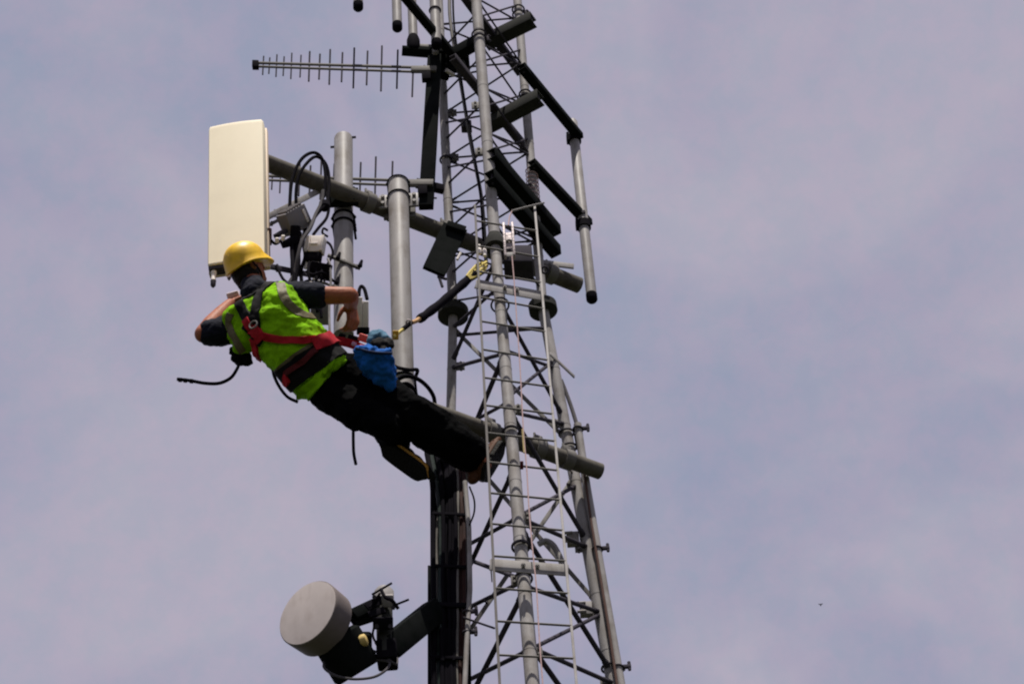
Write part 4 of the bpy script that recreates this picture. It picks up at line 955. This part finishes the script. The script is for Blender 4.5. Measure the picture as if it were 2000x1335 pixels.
# bag, lanyard, pouch, hanging lines
b = MB(); R = []
ct = A(730, 678, -.09); 
for h, hw, hd, ox in ((0, 33, .05, 0), (-.02, 37, .065, 0), (-.07, 37, .075, 2), (-.13, 33, .07, 9), (-.175, 25, .055, 18), (-.215, 14, .035, 27), (-.235, 6, .02, 31)):
    c_ = ct+UP*h+RT*pm(ox, ct); hw_ = pm(hw, ct); R.append([c_+RT*hw_*math.copysign(abs(math.cos(t))**.7, math.cos(t))+FW*hd*math.copysign(abs(math.sin(t))**.7, math.sin(t)) for t in [2*math.pi*i/24 for i in range(24)]])
b.rings(R)
BG = thing('tool_bag', ct, 'blue canvas tool bag hanging at the worker\'s hip below the belt', 'bag')
organic('pouch', b, .009, 3, BLUE, BG, [(.055, .06), (.02, .025)])
ribbon_pts = [A(695, 680, -.12), A(730, 688, -.13), A(766, 690, -.12)]
MB().path(spline(ribbon_pts, 5), .008, 6).build('rim_cord', mat('navy_binding', (.010, .02, .06), .8, 0, .3, 30), BG)
gl = MB(); gl.ball(A(738, 656, -.02), (.055, .05, .035), (RT, FW, UP)); gl.ball(A(752, 664, -.02), (.035, .04, .035)); gl.ball(A(728, 664, -.02), .035)
GV, _ = organic('folded_cloth', gl, .008, 2, TEAL, None, [(.02, .03)]); tag(GV, 'faded blue cloth bundled on top of the blue bag', 'cloth')
gl = MB(); gl.ball(A(742, 676, -.06), (.06, .05, .045), (RT, FW, UP)); gl.ball(A(760, 672, -.05), (.03, .03, .035), (RT, FW, UP)); gl.ball(A(748, 690, -.07), (.03, .03, .035), (RT, FW, UP))
GV, _ = organic('work_glove', gl, .008, 2, BLKW, None, [(.02, .03)]); tag(GV, 'black bundled glove stuffed in the mouth of the blue bag', 'glove')
LY = thing('lanyard', A(845, 595, .3), 'black sleeved positioning lanyard with yellow ends running from belt to tower', 'lanyard')
e0, e1 = A(769, 657, .14), at(936, 525, YF-.08)
L_ = lambda t: lerp(e0, e1, t)
sg_ = lambda t: L_(t)-UP*.022*math.sin(math.pi*t)
MB().path(spline([sg_(.29), sg_(.4), sg_(.6), sg_(.8), sg_(.93)], 4), .026, 12, [.0255+.0022*math.sin(i*1.7) for i in range(17)]).build('sleeve', CABLE, LY)
MB().path([L_(0), L_(.06), L_(.14)], .010, 8).build('rope', ROPEY, LY); MB().path([L_(.19), L_(.25)-UP*.012, L_(.34)-UP*.016], .013, 8).build('rope', mat('sandy_rope', (.56, .34, .17), .8, 0, .3, 60), LY)
MB().box(L_(.02), RT, FW, UP, .017, .012, .026, .006).build('snap_hook', mat('amber_hook', (.62, .36, .04), .45, 0, .2, 20), LY)
MB().path([L_(.10), L_(.15), L_(.20)], .013, 8).build('rope_grab', BLACK, LY)
MB().torus(L_(.165)+UP*.012, FW, .014, .005).build('thimble', ALU, LY)
dn = (e1-e0).normalized(); su = dn.cross(FW).normalized()
for i, o in enumerate((-.018, -.006, .007, .018)):
    MB().path(spline([L_(.86)+su*o*.6-FW*.02, L_(.92)+su*o*1.1-FW*.02, L_(1.0+.02*(i % 2))+su*o*1.5-FW*.01, L_(1.06+.02*(i % 3))+su*o*1.0+FW*.03], 5), .0085, 7).build('rope_end', ROPEY, LY)
pt = MB(); pt.ball(A(470, 696, .06), (.055, .05, .05), (RT, FW, UP)); pt.ball(A(483, 705, .07), (.03, .04, .03), (RT, FW, UP)); pt.ball(A(456, 686, .08), .028)
PT, _ = organic('glove', pt, .008, 2, BLACK, None, [(.025, .035)]); tag(PT, 'black glove dangling from the chest below the left elbow', 'glove')
hs = thing('hose', A(400, 742, .06), 'black bent hose sticking out left below the dangling glove', 'hose')
MB().path(spline([A(468, 708, .06), A(462, 722, .06), (A(450, 738, .06)), A(428, 748, .06), A(400, 748, .06), A(372, 743, .06), A(346, 740, .06)], 7), .0095, 8).build('tube', CABLE, hs)
for px in (352, 362, 374): MB().tube(A(px-3, 740.5+(px-346)*.11, .06), A(px+3, 741+(px-346)*.12, .06), .0125, seg=8).build('band', BLACK, hs)
tag(MB().path(spline([A(532, 716, .10), A(536, 735, .10), A(547, 757, .10), A(562, 775, .10), A(582, 785, .12)], 7), .009, 8).build('cord', CABLE), 'black cord drooping below the back of the vest', 'cord')
tag(MB().path(spline([A(690, 835, .16), A(690, 860, .16), A(691, 885, .16), A(695, 906, .16)], 6), .0085, 8, None).build('strap_tail', CABLE), 'black strap tail hanging straight down below the worker', 'strap')
tag(MB().box(A(456, 577, .10), (RT*.9+UP*.25).normalized(), FW, (UP*.9-RT*.3).normalized(), .035, .03, .022, .008).build('cable_boot', mat('pinkish_white', (.70, .60, .62), .6, 0, .1, 20)), 'pinkish white connector cover held up by the worker\'s left hand', 'connector')
# ------------------------------------------------------------------ small bird far off
bp = at(1603, 1180, 170.0)
BD = MB().ball(bp, (.055, .16, .05)); 
BD.ball(bp+Vector((0, .17, .02)), .04)
for sg in (1, -1): BD.add([bp+Vector((sg*.04, .06, .02)), bp+Vector((sg*.04, -.07, .02)), bp+Vector((sg*.22, -.05, .09)), bp+Vector((sg*.20, .03, .09)), bp+Vector((sg*.04, .06, .035)), bp+Vector((sg*.04, -.07, .035)), bp+Vector((sg*.22, -.05, .10)), bp+Vector((sg*.20, .03, .10))],
    [(0, 1, 2, 3), (7, 6, 5, 4), (0, 4, 5, 1), (1, 5, 6, 2), (2, 6, 7, 3), (3, 7, 4, 0)])
tag(BD.build('bird', BRACE), 'tiny dark bird far off in the sky at lower right', 'bird')
